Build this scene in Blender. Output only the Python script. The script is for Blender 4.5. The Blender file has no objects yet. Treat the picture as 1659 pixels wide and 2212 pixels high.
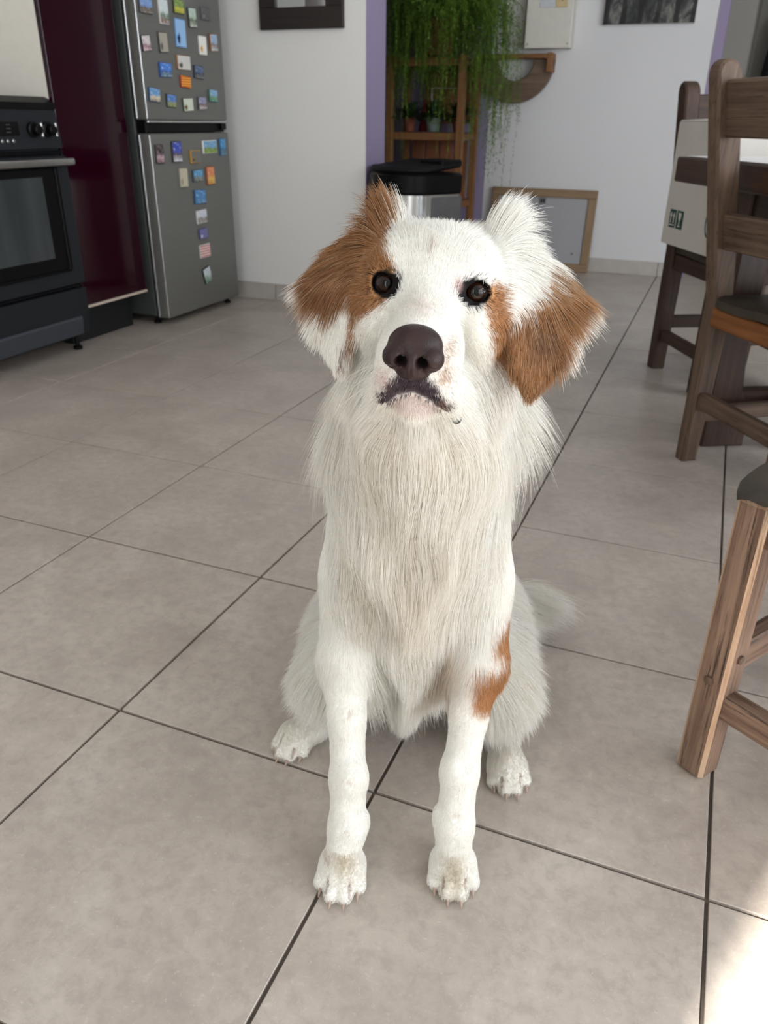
import bpy, bmesh, math, random
import numpy as np
from mathutils import Vector, Matrix, Euler

S = bpy.context.scene
COL = S.collection
random.seed(7)
PI = math.pi

# ------------------------------------------------------------------ camera
cam_d = bpy.data.cameras.new('camera'); cam = bpy.data.objects.new('camera', cam_d); COL.objects.link(cam)
cam_d.sensor_fit = 'VERTICAL'; cam_d.sensor_height = 36.0; cam_d.sensor_width = 27.0
cam_d.lens = 1689.63 / 2212 * 36.0
cam_d.clip_start = 0.02; cam_d.clip_end = 60
_r = Vector((0.92613587, 0.37698981, 0.0122894)); _f = Vector((-0.33197563, 0.83015316, -0.44792624))
_u = _r.cross(_f)
cam.matrix_world = Matrix(((_r.x, _u.x, -_f.x, 0.3144), (_r.y, _u.y, -_f.y, -0.7636), (_r.z, _u.z, -_f.z, 0.8642), (0, 0, 0, 1)))
cam_d.dof.use_dof = True; cam_d.dof.focus_distance = 0.66; cam_d.dof.aperture_fstop = 13.0
S.camera = cam

# ------------------------------------------------------------------ world, sun, window light, exposure
w = bpy.data.worlds.new('world'); S.world = w; w.use_nodes = True
bg = w.node_tree.nodes['Background']; bg.inputs[0].default_value = (0.62, 0.78, 1.0, 1); bg.inputs[1].default_value = 1.3
S.view_settings.view_transform = 'Standard'; S.view_settings.look = 'None'
S.view_settings.exposure = 0.06; S.view_settings.gamma = 1.0; S.view_settings.use_curve_mapping = False
try:
    S.cycles.max_bounces = 12; S.cycles.diffuse_bounces = 8; S.cycles.glossy_bounces = 3
    S.cycles.transparent_max_bounces = 8; S.cycles.use_denoising = True; S.cycles.sample_clamp_indirect = 6
    S.cycles.caustics_reflective = False; S.cycles.caustics_refractive = False
except Exception:
    pass

def sun(name, direction, strength, color, angle):
    d = bpy.data.lights.new(name, 'SUN'); o = bpy.data.objects.new(name, d); COL.objects.link(o)
    d.energy = strength; d.color = color; d.angle = angle
    o.rotation_euler = Vector(direction).to_track_quat('-Z', 'Y').to_euler(); o.location = (2, -6, 5)
def area(name, loc, direction, sx, sy, power, color):
    d = bpy.data.lights.new(name, 'AREA'); o = bpy.data.objects.new(name, d); COL.objects.link(o)
    d.shape = 'RECTANGLE'; d.size = sx; d.size_y = sy; d.energy = power; d.color = color
    o.location = loc; o.rotation_euler = Vector(direction).to_track_quat('-Z', 'Y').to_euler()
SUN_DIR = (0.30, 0.80, -0.56)
sun('sun_lamp', SUN_DIR, 26.0, (1.0, 0.95, 0.88), math.radians(1.2))
area('daylight_glass_door', (-0.20, -2.66, 1.12), (0, 1, 0), 0.6, 2.1, 17, (1.0, 0.985, 0.96))
area('daylight_terrace_window', (2.66, 0.2, 1.15), (-1, 0, 0), 4.4, 2.0, 130, (0.97, 0.985, 1.0))

# ------------------------------------------------------------------ helpers
def link(o, parent=None):
    COL.objects.link(o)
    if parent is not None: o.parent = parent
    return o
def obj(name, bm, mat=None, parent=None, smooth=False, sharp=None):
    me = bpy.data.meshes.new(name)
    bm.normal_update(); bm.to_mesh(me); bm.free()
    if mat is not None:
        for m in (mat if isinstance(mat, (list, tuple)) else [mat]): me.materials.append(m)
    if smooth:
        me.polygons.foreach_set('use_smooth', [True] * len(me.polygons))
        if sharp: me.set_sharp_from_angle(angle=math.radians(sharp))
    return link(bpy.data.objects.new(name, me), parent)
def tag(o, label, cat, group=None):
    o['label'] = label; o['category'] = cat
    if group: o['group'] = group
    return o
def thing(name, label, cat, loc=(0, 0, 0), rz=0.0, group=None):
    o = bpy.data.objects.new(name, None); o.empty_display_size = 0.05; o.location = loc; o.rotation_euler = (0, 0, rz)
    link(o); return tag(o, label, cat, group)
def struct(o): o['kind'] = 'structure'; return o
def NB(): return bmesh.new()
def box(bm, c, s, bev=0.0, seg=1, M=None, mat_index=0):
    r = bmesh.ops.create_cube(bm, size=1.0)
    vs = r['verts']
    for v in vs: v.co = Vector((v.co.x * s[0] + c[0], v.co.y * s[1] + c[1], v.co.z * s[2] + c[2]))
    fs = list({f for v in vs for f in v.link_faces})
    if bev > 0:
        es = list({e for v in vs for e in v.link_edges})
        rb = bmesh.ops.bevel(bm, geom=es, offset=bev, segments=seg, profile=0.5, affect='EDGES')
        vs = list({v for f in rb['faces'] for v in f.verts} | {v for v in vs if v.is_valid})
    if M is not None:
        for v in vs: v.co = M @ v.co
    if mat_index:
        for f in {f for v in vs for f in v.link_faces}: f.material_index = mat_index
    return vs
def prism(bm, pts, axis, a0, a1, bev=0.0, M=None):
    """extrude a 2-D outline along axis x/y/z between a0 and a1"""
    def P(p, a):
        return {'x': (a, p[0], p[1]), 'y': (p[0], a, p[1]), 'z': (p[0], p[1], a)}[axis]
    A = [bm.verts.new(P(p, a0)) for p in pts]; B = [bm.verts.new(P(p, a1)) for p in pts]
    n = len(pts)
    fs = [bm.faces.new(A[::-1]), bm.faces.new(B)]
    for i in range(n): fs.append(bm.faces.new((A[i], A[(i + 1) % n], B[(i + 1) % n], B[i])))
    bmesh.ops.recalc_face_normals(bm, faces=fs)
    vs = A + B
    if bev > 0:
        es = list({e for f in fs[:2] for e in f.edges})
        rb = bmesh.ops.bevel(bm, geom=es, offset=bev, segments=1, profile=0.5, affect='EDGES')
        vs = list({v for f in rb['faces'] for v in f.verts} | {v for v in vs if v.is_valid})
    if M is not None:
        for v in vs: v.co = M @ v.co
    return vs
def tube(bm, pts, rad, n=8, cap=True):
    pts = [Vector(p) for p in pts]
    rs = rad if isinstance(rad, (list, tuple)) else [rad] * len(pts)
    rings = []; up = Vector((0, 0, 1))
    for i, p in enumerate(pts):
        t = (pts[min(i + 1, len(pts) - 1)] - pts[max(i - 1, 0)]).normalized()
        a = t.cross(up)
        if a.length < 1e-4: a = t.cross(Vector((1, 0, 0)))
        a.normalize(); b = t.cross(a).normalized()
        rings.append([bm.verts.new(p + (a * math.cos(2 * PI * k / n) + b * math.sin(2 * PI * k / n)) * rs[i]) for k in range(n)])
    for i in range(len(rings) - 1):
        for k in range(n): bm.faces.new((rings[i][k], rings[i][(k + 1) % n], rings[i + 1][(k + 1) % n], rings[i + 1][k]))
    if cap: bm.faces.new(rings[0][::-1]); bm.faces.new(rings[-1])
    bmesh.ops.recalc_face_normals(bm, faces=bm.faces)
def lathe(bm, prof, n=32, c=(0, 0), sx=1, sy=1, cap=True):
    rings = []
    for r, z in prof: rings.append([bm.verts.new((c[0] + sx * r * math.cos(2 * PI * k / n), c[1] + sy * r * math.sin(2 * PI * k / n), z)) for k in range(n)])
    for i in range(len(rings) - 1):
        for k in range(n): bm.faces.new((rings[i][k], rings[i][(k + 1) % n], rings[i + 1][(k + 1) % n], rings[i + 1][k]))
    if cap: bm.faces.new(rings[0][::-1]); bm.faces.new(rings[-1])
    bmesh.ops.recalc_face_normals(bm, faces=bm.faces)

# ------------------------------------------------------------------ materials
def srgb(r, g, b):
    f = lambda c: (c / 255 / 12.92) if c / 255 <= 0.04045 else ((c / 255 + 0.055) / 1.055) ** 2.4
    return (f(r), f(g), f(b), 1)
class MT:
    """small node-tree writer"""
    def __init__(s, name, rough=0.5, metal=0.0, spec=0.5, coat=0.0):
        s.m = bpy.data.materials.new(name); s.m.use_nodes = True; s.t = s.m.node_tree
        s.b = s.t.nodes['Principled BSDF']
        s.b.inputs['Roughness'].default_value = rough; s.b.inputs['Metallic'].default_value = metal
        s.b.inputs['Specular IOR Level'].default_value = spec; s.b.inputs['Coat Weight'].default_value = coat
        s.b.inputs['Coat Roughness'].default_value = 0.05
    def n(s, ty, **kw):
        x = s.t.nodes.new('ShaderNode' + ty)
        for k, v in kw.items():
            if hasattr(x, k): setattr(x, k, v)
            else: x.inputs[k.replace('_', ' ')].default_value = v
        return x
    def l(s, a, b): s.t.links.new(a, b)
    def coord(s, kind='Object', scale=(1, 1, 1), rot=(0, 0, 0)):
        tc = s.n('TexCoord'); mp = s.n('Mapping'); mp.inputs['Scale'].default_value = scale; mp.inputs['Rotation'].default_value = rot
        if kind == 'World':
            g = s.n('NewGeometry'); s.l(g.outputs['Position'], mp.inputs['Vector'])
        else: s.l(tc.outputs[kind], mp.inputs['Vector'])
        return mp.outputs['Vector']
    def noise(s, vec, scale, detail=4, rough=0.55, dist=0.0):
        x = s.n('TexNoise'); x.inputs['Scale'].default_value = scale; x.inputs['Detail'].default_value = detail
        x.inputs['Roughness'].default_value = rough; x.inputs['Distortion'].default_value = dist
        s.l(vec, x.inputs['Vector']); return x.outputs['Fac']
    def ramp(s, fac, stops, interp='LINEAR'):
        x = s.n('ValToRGB'); x.color_ramp.interpolation = interp
        e = x.color_ramp.elements
        while len(e) < len(stops): e.new(0.5)
        for q, (p, c) in zip(e, stops): q.position = p; q.color = c if len(c) == 4 else (*c, 1)
        s.l(fac, x.inputs['Fac']); return x.outputs['Color']
    def mix(s, fac, a, b, mode='MIX'):
        x = s.n('Mix'); x.data_type = 'RGBA'; x.blend_type = mode
        for v, i in ((fac, 0), (a, 6), (b, 7)):
            if hasattr(v, 'links'): s.l(v, x.inputs[i])
            else: x.inputs[i].default_value = v
        return x.outputs[2]
    def base(s, c):
        if hasattr(c, 'links'): s.l(c, s.b.inputs['Base Color'])
        else: s.b.inputs['Base Color'].default_value = c
        return s
    def bump(s, h, strength=0.2, dist=0.002):
        x = s.n('Bump'); x.inputs['Strength'].default_value = strength; x.inputs['Distance'].default_value = dist
        s.l(h, x.inputs['Height']); s.l(x.outputs['Normal'], s.b.inputs['Normal']); return s
    def rough(s, fac, lo, hi):
        x = s.n('MapRange'); x.inputs['To Min'].default_value = lo; x.inputs['To Max'].default_value = hi
        s.l(fac, x.inputs['Value']); s.l(x.outputs['Result'], s.b.inputs['Roughness']); return s
def plain(name, c, rough=0.5, metal=0.0, spec=0.5, coat=0.0, var=0.06, scale=30):
    m = MT(name, rough, metal, spec, coat)
    f = m.noise(m.coord('Object'), scale)
    dk = tuple(x * (1 - var) for x in c[:3]) + (1,); lt = tuple(min(1, x * (1 + var)) for x in c[:3]) + (1,)
    m.base(m.ramp(f, [(0.3, dk), (0.7, lt)])); return m.m
def wall_mat(name, c, var=0.03):
    m = MT(name, 0.85, 0, 0.2)
    v = m.coord('World'); f = m.noise(v, 1.7, 3); g = m.noise(v, 240, 2)
    dk = tuple(x * (1 - var) for x in c[:3]) + (1,)
    m.base(m.ramp(f, [(0.3, dk), (0.7, c)])); m.bump(g, 0.12, 0.001); return m.m
def wood_mat(name, axis, dark, mid, light, scale=1.0, rough=0.55, contrast=1.0, crack=0.5):
    """long grain along one axis of the object, pores and worn patches"""
    m = MT(name, rough, 0, 0.35)
    long_, across = 2.4 * scale, 62 * scale
    sc = {'x': (long_, across, across), 'y': (across, long_, across), 'z': (across, across, long_)}[axis]
    v = m.coord('Object', sc); g = m.noise(v, 1.0, 6, 0.62, 0.6)
    sc2 = tuple(k * 3.2 if k > 5 else k * 3.0 for k in sc); p = m.noise(m.coord('Object', sc2), 1.0, 4, 0.7, 0.2)
    wv = m.coord('Object', (7, 7, 7)); wr = m.noise(wv, 1.0, 3)
    c = m.ramp(g, [(0.28, dark), (0.5, mid), (0.74, light)])
    c = m.mix(m.ramp(wr, [(0.35, (0, 0, 0, 1)), (0.75, (0.55 * contrast,) * 3 + (1,))]), c, light)
    c = m.mix(m.ramp(p, [(0.35, (crack, crack, crack, 1)), (0.46, (0, 0, 0, 1))]), c, tuple(x * 0.25 for x in dark[:3]) + (1,))
    m.base(c); m.bump(g, 0.35, 0.0015); m.rough(p, rough - 0.12, rough + 0.2); return m.m

M = {}
M['wall'] = wall_mat('white_wall_paint', (0.77, 0.765, 0.74, 1))
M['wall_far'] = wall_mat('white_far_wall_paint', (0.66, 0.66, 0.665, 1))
M['lilac'] = wall_mat('lilac_paint', (0.30, 0.255, 0.38, 1))
M['grey_wall'] = wall_mat('grey_hall_paint', (0.50, 0.48, 0.45, 1))
M['ceiling'] = wall_mat('ceiling_paint', (0.85, 0.85, 0.84, 1))
M['grout'] = plain('dark_grout', srgb(86, 78, 70), 0.9, var=0.15, scale=60)
def tile_mat():
    m = MT('beige_stone_tile', 0.35, 0, 0.5)
    v = m.coord('World')
    a = m.noise(v, 5.5, 6, 0.62, 0.4); b = m.noise(v, 42, 6, 0.72, 0.3); c = m.noise(v, 150, 4, 0.7)
    oi = m.n('ObjectInfo')
    col = m.ramp(a, [(0.30, srgb(164, 154, 145)), (0.50, srgb(177, 167, 157)), (0.72, srgb(189, 180, 170))])
    col = m.mix(m.ramp(b, [(0.36, (0.50,) * 3 + (1,)), (0.55, (0, 0, 0, 1))]), col, srgb(152, 142, 134))
    col = m.mix(m.ramp(b, [(0.60, (0, 0, 0, 1)), (0.74, (0.65,) * 3 + (1,))]), col, srgb(200, 191, 180))
    col = m.mix(m.ramp(c, [(0.60, (0, 0, 0, 1)), (0.70, (0.45,) * 3 + (1,))]), col, srgb(205, 198, 188))
    tone = m.ramp(oi.outputs['Random'], [(0, (0.955, 0.955, 0.955, 1)), (1, (1, 0.995, 0.985, 1))])
    col = m.mix(1.0, col, tone, 'MULTIPLY')
    m.base(col); m.bump(b, 0.25, 0.0006); m.rough(b, 0.27, 0.42); return m.m
M['tile'] = tile_mat()
M['skirting'] = plain('skirting_tile', srgb(178, 172, 165), 0.45, var=0.08, scale=14)

# ------------------------------------------------------------------ the room
X0, X1, YN, YB, YH, H = -2.65, 2.62, -2.62, 4.62, 6.2, 2.5
b = NB(); box(b, ((X0 + X1) / 2, (YN + YH) / 2, -0.055), (X1 - X0 + 0.3, YH - YN + 0.3, 0.1))
floor = struct(obj('floor', b, M['grout']))
T = 0.45
b = NB(); box(b, (0, 0, -0.005), (T - 0.0052, T - 0.0052, 0.01), 0.0008)
tile0 = obj('tile', b, M['tile'], floor); tile0.location = (0.225, 0.225, 0)
first = True
for i in range(-6, 6):
    for j in range(-6, 14):
        if first and (i, j) == (0, 0): continue
        o = tile0.copy(); o.location = ((i + .5) * T, (j + .5) * T, random.uniform(-.0003, .0002)); link(o, floor)

def wall(name, x0, x1, y0, y1, z0, z1, mat):
    b = NB(); box(b, ((x0 + x1) / 2, (y0 + y1) / 2, (z0 + z1) / 2), (x1 - x0, y1 - y0, z1 - z0)); return struct(obj(name, b, mat))
def wall_with_opening(name, axis, at, th, lo, hi, o0, o1, oz0, oz1, mat):
    b = NB()
    for (a0, a1, z0, z1) in ((lo, o0, 0, H), (o1, hi, 0, H), (o0, o1, 0, oz0), (o0, o1, oz1, H)):
        if a1 - a0 < 1e-3 or z1 - z0 < 1e-3: continue
        if axis == 'x': box(b, (at + th / 2, (a0 + a1) / 2, (z0 + z1) / 2), (abs(th), a1 - a0, z1 - z0))
        else: box(b, ((a0 + a1) / 2, at + th / 2, (z0 + z1) / 2), (a1 - a0, abs(th), z1 - z0))
    return struct(obj(name, b, mat))
wall('wall_left', X0 - .1, X0, YN, 2.945, 0, H, M['wall'])
wall('wall_partition', X0, -1.287, 2.945, 3.175, 0, H, M['wall'])
wall('trim_1', -1.287, -1.284, 2.947, 3.173, 0, H, M['lilac'])
wall('wall_alcove', X0, -1.165, YB, YB + .1, 0, H, M['lilac'])
wall('wall_back', -1.165, 0.102, YB, YB + .1, 0, H, M['wall_far'])
wall('trim_2', 0.102, 0.156, YB - .006, YB + .106, 0, H, M['lilac'])
wall('wall_alcove_side', X0 - .1, X0, 3.175, YB, 0, H, M['lilac'])
wall('wall_hall', X0, X1 + .1, YH, YH + .1, 0, H, M['grey_wall'])
wall('wall_hall_side', 0.002, 0.102, YB + .1, YH, 0, H, M['grey_wall'])
wall_with_opening('wall_right', 'x', X1, .12, YN, YH, -2.0, 2.4, 0.02, 2.2, M['wall'])
wall_with_opening('wall_near', 'y', YN, -.12, X0, X1, -0.505, 0.12, 0.02, 2.2, M['wall'])
b = NB(); box(b, ((X0 + X1) / 2, (YN + YH) / 2, H + .05), (X1 - X0 + .4, YH - YN + .4, .1)); struct(obj('ceiling', b, M['ceiling']))
M['white_frame'] = plain('white_window_frame', (0.8, 0.8, 0.8, 1), 0.4)
def window_frame(name, axis, at, o0, o1, z0, z1, n):
    b = NB(); t = 0.05
    def bar(a, z, sa, sz):
        if axis == 'x': box(b, (at, a, z), (t, sa, sz), .004)
        else: box(b, (a, at, z), (sa, t, sz), .004)
    for k in range(n + 1): bar(o0 + (o1 - o0) * k / n, (z0 + z1) / 2, t, z1 - z0)
    bar((o0 + o1) / 2, z0 + t / 2, o1 - o0, t); bar((o0 + o1) / 2, z1 - t / 2, o1 - o0, t)
    return struct(obj(name, b, M['white_frame']))
window_frame('window_1', 'x', X1 + .05, -2.0, 2.4, 0.02, 2.2, 4)

# skirting: one tile cut per piece, each a part of its run
def skirting(name, axis, at, lo, hi, depth):
    root = bpy.data.objects.new(name, None); link(root); struct(root)
    k0 = math.floor(lo / T)
    a = lo
    while a < hi - 1e-4:
        e = min(hi, (math.floor(a / T + 1e-6) + 1) * T)
        b = NB()
        if axis == 'y': box(b, ((a + e) / 2, at - depth / 2, .043), (e - a - .004, depth, .086), .0015)
        else: box(b, (at + depth / 2, (a + e) / 2, .043), (depth, e - a - .004, .086), .0015)
        if e - a > .02: obj('skirting_tile', b, M['skirting'], root)
        a = e
    return root
skirting('baseboard_partition', 'y', 2.945, X0, -1.287, .012)
skirting('baseboard_back', 'y', YB, -1.165, 0.10, .012)
skirting('baseboard_alcove', 'y', YB, X0, -1.16, .012)
skirting('baseboard_hall', 'y', YH, .102, X1, .012)
b = NB(); tube(b, [(-1.825, 4.575, 0.0), (-1.825, 4.575, 2.5)], .034, 16); struct(obj('trim_3', b, plain('grey_pipe_paint', srgb(150, 150, 152), .6), smooth=True, sharp=40))
# hall door frame
M['hall_door'] = plain('hall_door_paint', srgb(128, 126, 120), .6)
b = NB(); box(b, (0.315, YH - .02, 1.05), (.012, .05, 2.1), .003); box(b, (.72, YH - .012, 2.12), (.82, .03, .05), .003); box(b, (.72, YH - .006, 1.04), (.80, .012, 2.08))
struct(obj('door_1', b, M['hall_door']))

# ------------------------------------------------------------------ cooker (front at x = -2.03)
M['anthracite'] = plain('anthracite_enamel', srgb(27, 30, 34), 0.5, spec=.28, var=0.05)
M['black_plastic'] = plain('black_plastic', srgb(10, 10, 11), 0.4, spec=.15)
M['black_glass'] = plain('black_oven_glass', srgb(10, 10, 12), 0.06, spec=0.6)
M['steel'] = plain('brushed_steel', srgb(175, 175, 172), 0.3, 0.95)
M['chrome'] = plain('pale_chrome', srgb(205, 205, 205), 0.22, 0.9)
def text(name, body, size, loc, rot, mat, parent, align='CENTER'):
    cu = bpy.data.curves.new(name, 'FONT'); cu.body = body; cu.size = size; cu.align_x = align; cu.extrude = 0.0004
    cu.materials.append(mat); o = bpy.data.objects.new(name, cu); o.location = loc; o.rotation_euler = rot
    return link(o, parent)
ck = thing('electric_cooker', 'dark anthracite freestanding oven cooker with steel handle and two knobs, beside the burgundy column', 'cooker', (-2.03, 1.47, 0))
b = NB(); box(b, (-.30, 0, .49), (.60, .60, .82), .004); obj('body', b, M['anthracite'], ck)
b = NB(); prism(b, [(-.62, .90), (-.62, .925), (-.03, .925), (.012, .905), (.016, .885), (-.62, .885)], 'y', -.303, .303, .004); obj('hob', b, M['black_plastic'], ck)
b = NB(); prism(b, [(-.02, .752), (.022, .757), (.010, .882), (-.02, .884)], 'y', -.30, .30, .003); obj('control_panel', b, M['anthracite'], ck)
b = NB(); box(b, (.0195, .015, .822), (.004, .17, .044), .001); dsp = obj('display', b, M['black_glass'], ck)
seg = plain('display_digits', srgb(70, 76, 82), .5)
for k, (yy, zz, sy, sz) in enumerate(((.05, .834, .02, .002), (.05, .822, .02, .002), (.05, .811, .02, .002))):
    b = NB(); box(b, (.0225, yy, zz), (.001, sy, sz)); obj('segment', b, seg, dsp)
for yy in (.165, .235):
    b = NB(); lathe(b, [(.026, 0), (.026, .010), (.020, .013), (.018, .034), (.014, .037)], 24)
    bmesh.ops.rotate(b, verts=b.verts, cent=(0, 0, 0), matrix=Matrix.Rotation(PI / 2, 3, 'Y')); bmesh.ops.translate(b, verts=b.verts, vec=(.016, yy, .818))
    kn = obj('knob', b, M['black_plastic'], ck, True, 35)
    b = NB(); box(b, (.046, yy + .012, .818), (.014, .010, .046), .003, 2); obj('grip', b, M['chrome'], kn)
for yy in (.015, .04, .065):
    b = NB(); lathe(b, [(.0062, 0), (.0062, .004), (.004, .006)], 12)
    bmesh.ops.rotate(b, verts=b.verts, cent=(0, 0, 0), matrix=Matrix.Rotation(PI / 2, 3, 'Y')); bmesh.ops.translate(b, verts=b.verts, vec=(.019, yy, .783))
    obj('button', b, M['chrome'], ck, True, 35)
b = NB(); box(b, (.005, 0, .742), (.03, .596, .012), .002); obj('vent_slot', b, M['black_plastic'], ck)
b = NB(); box(b, (.012, 0, .500), (.036, .598, .462), .006, 2); dr = obj('door', b, M['anthracite'], ck)
b = NB(); box(b, (.031, -.02, .512), (.004, .50, .375), .012, 3); gl = obj('glass_panel', b, M['black_plastic'], dr)
def oven_glass():
    m = MT('oven_window_glass', 0.08, 0, 0.6)
    m.base(m.ramp(m.noise(m.coord('Object', (1, 9, .6)), 1.0, 3), [(0.3, srgb(40, 45, 48)), (0.7, srgb(62, 67, 68))])); return m.m
b = NB(); box(b, (.0335, -.045, .522), (.002, .40, .285), .001); obj('window_pane', b, oven_glass(), dr)
b = NB(); box(b, (.060, 0, .712), (.022, .60, .026), .008, 3)
for yy in (-.24, .24): box(b, (.042, yy, .712), (.03, .03, .018), .003)
obj('handle', b, M['steel'], dr, True, 40)
b = NB(); box(b, (.010, -.01, .235), (.030, .575, .036), .003); box(b, (.008, 0, .262), (.012, .596, .004)); obj('rail', b, M['black_plastic'], ck)
b = NB(); prism(b, [(-.01, .068), (.014, .068), (.026, .15), (.026, .25), (-.01, .25)], 'y', -.299, .299, .003); dw = obj('drawer', b, M['anthracite'], ck)
b = NB(); prism(b, [(.016, .072), (.022, .072), (.030, .135), (.024, .145)], 'y', -.27, .255, .002); obj('plinth_flap', b, plain('flap_grey', srgb(52, 57, 64), .4), dw)
for yy in (-.26, .262):
    b = NB(); lathe(b, [(.018, 0), (.018, .012), (.010, .016), (.010, .085)], 14, (-.03, yy)); obj('foot', b, M['black_plastic'], ck, True, 35)

# ------------------------------------------------------------------ burgundy tall column
M['burgundy'] = plain('burgundy_gloss_lacquer', (0.017, 0.0008, 0.0050, 1), 0.08, 0, 0.30, 0.0, var=0.02)
M['carcass'] = plain('white_melamine_carcass', srgb(218, 214, 204), 0.5, var=.02)
cb = thing('tall_cabinet', 'tall glossy burgundy kitchen column between the dark cooker and the grey fridge', 'cabinet', (-2.03, 1.977, 0))
b = NB(); box(b, (-.31, 0, 1.20), (.58, .396, 2.04), .002); obj('carcass', b, M['carcass'], cb)
b = NB(); box(b, (-.010, 0, 1.20), (.020, .398, 2.06), .003, 2); dd = obj('door', b, M['burgundy'], cb)
b = NB(); box(b, (-.006, .17, 1.62), (.034, .012, .58), .003); obj('grip_rail', b, M['burgundy'], dd)
b = NB(); box(b, (-.006, 0, .164), (.024, .398, .010), .002); obj('edge_strip', b, plain('cream_edge_strip', srgb(196, 180, 165), .5), dd)
b = NB(); box(b, (-.12, 0, .078), (.05, .39, .156), .002); obj('plinth', b, plain('black_plinth', srgb(9, 10, 13), .6), cb)

# ------------------------------------------------------------------ fridge freezer
def brushed():
    m = MT('graphite_steel_door', 0.45, 0.35, 0.5)
    m.base(m.ramp(m.noise(m.coord('Object', (4, 4, 60)), 1.0, 4), [(0.3, srgb(112, 112, 108)), (0.7, srgb(115, 115, 111))])); return m.m
M['fridge'] = brushed()
M['fridge_side'] = plain('dark_fridge_side', srgb(62, 66, 64), .5)
fr = thing('fridge_freezer', 'grey steel two-door fridge freezer covered with souvenir magnets', 'fridge', (-1.95, 2.515, 0))
b = NB(); box(b, (-.36, 0, .925), (.58, .60, 1.77), .006, 2); obj('body', b, M['fridge_side'], fr)
for nm, z0, z1 in (('door', .035, .802), ('door', .852, 1.80)):
    b = NB(); box(b, (-.030, 0, (z0 + z1) / 2), (.060, .606, z1 - z0), .007, 3); d = obj(nm, b, M['fridge'], fr, True, 40)
    b = NB(); box(b, (-.0015, -.3015, (z0 + z1) / 2), (.004, .004, z1 - z0 - .012), .001); obj('edge_trim', b, M['chrome'], d)
    b = NB(); box(b, (-.052, -.304, (z0 + z1) / 2), (.008, .005, z1 - z0 - .01), .001); obj('side_trim', b, M['chrome'], d)
b = NB(); box(b, (-.040, 0, .827), (.045, .596, .046), .002); g = obj('grip_recess', b, M['black_plastic'], fr)
b = NB(); box(b, (-.004, 0, .847), (.012, .606, .008), .002); obj('grip_lip', b, M['chrome'], g)
b = NB(); box(b, (-.012, .275, .829), (.022, .035, .030), .003); obj('hinge_cover', b, M['black_plastic'], g)
for yy in (-.26, .27):
    b = NB(); lathe(b, [(.017, 0), (.017, .010), (.008, .014), (.008, .045)], 12, (-.10 + (.045 if yy > 0 else 0), yy)); obj('foot', b, M['black_plastic'], fr, True, 35)

# ------------------------------------------------------------------ fridge magnets
def print_mat(name, cols, kind):
    """flat souvenir print: bands of sky / land / detail, or a plain face with a darker figure"""
    m = MT(name, 0.35, 0, 0.4)
    v = m.coord('Generated'); sp = m.n('SeparateXYZ'); m.l(v, sp.inputs[0])
    nz = m.noise(m.coord('Generated', (1, 3.0, 3.0)), 1.6, 4, 0.6)
    ad = m.n('Math', operation='MULTIPLY_ADD'); ad.inputs[1].default_value = 0.5; m.l(nz, ad.inputs[0]); m.l(sp.outputs[2], ad.inputs[2])
    sub = m.n('Math', operation='SUBTRACT'); sub.inputs[1].default_value = 0.25; m.l(ad.outputs[0], sub.inputs[0])
    cols = [srgb(*c) for c in cols]
    if kind == 'land':
        c = m.ramp(sub.outputs[0], [(0.0, cols[2]), (0.33, cols[1]), (0.52, cols[0]), (1.0, cols[0])])
        c = m.mix(m.ramp(m.noise(m.coord('Generated', (1, 7, 7)), 1.5, 5), [(0.55, (0, 0, 0, 1)), (0.68, (0.8,) * 3 + (1,))]), c, cols[3])
    elif kind == 'stripes':
        wv = m.n('TexWave', wave_type='BANDS', bands_direction='Z'); wv.inputs['Scale'].default_value = 1.6; wv.inputs['Distortion'].default_value = 0.8; m.l(v, wv.inputs['Vector'])
        c = m.mix(wv.outputs['Fac'], cols[0], cols[1])
    else:   # figure on plain ground
        mp = m.n('Mapping'); mp.inputs['Location'].default_value = (0, -.5, -.5); mp.inputs['Scale'].default_value = (0, 2.6, 1.8); m.l(v, mp.inputs['Vector'])
        ln = m.n('VectorMath', operation='LENGTH'); m.l(mp.outputs[0], ln.inputs[0])
        a2 = m.n('Math', operation='MULTIPLY_ADD'); a2.inputs[1].default_value = 0.9; m.l(nz, a2.inputs[0]); m.l(ln.outputs['Value'], a2.inputs[2])
        c = m.ramp(a2.outputs[0], [(0.62, cols[1]), (0.74, cols[2]), (0.86, cols[0]), (1.0, cols[0])])
    m.base(c); return m.m
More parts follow.
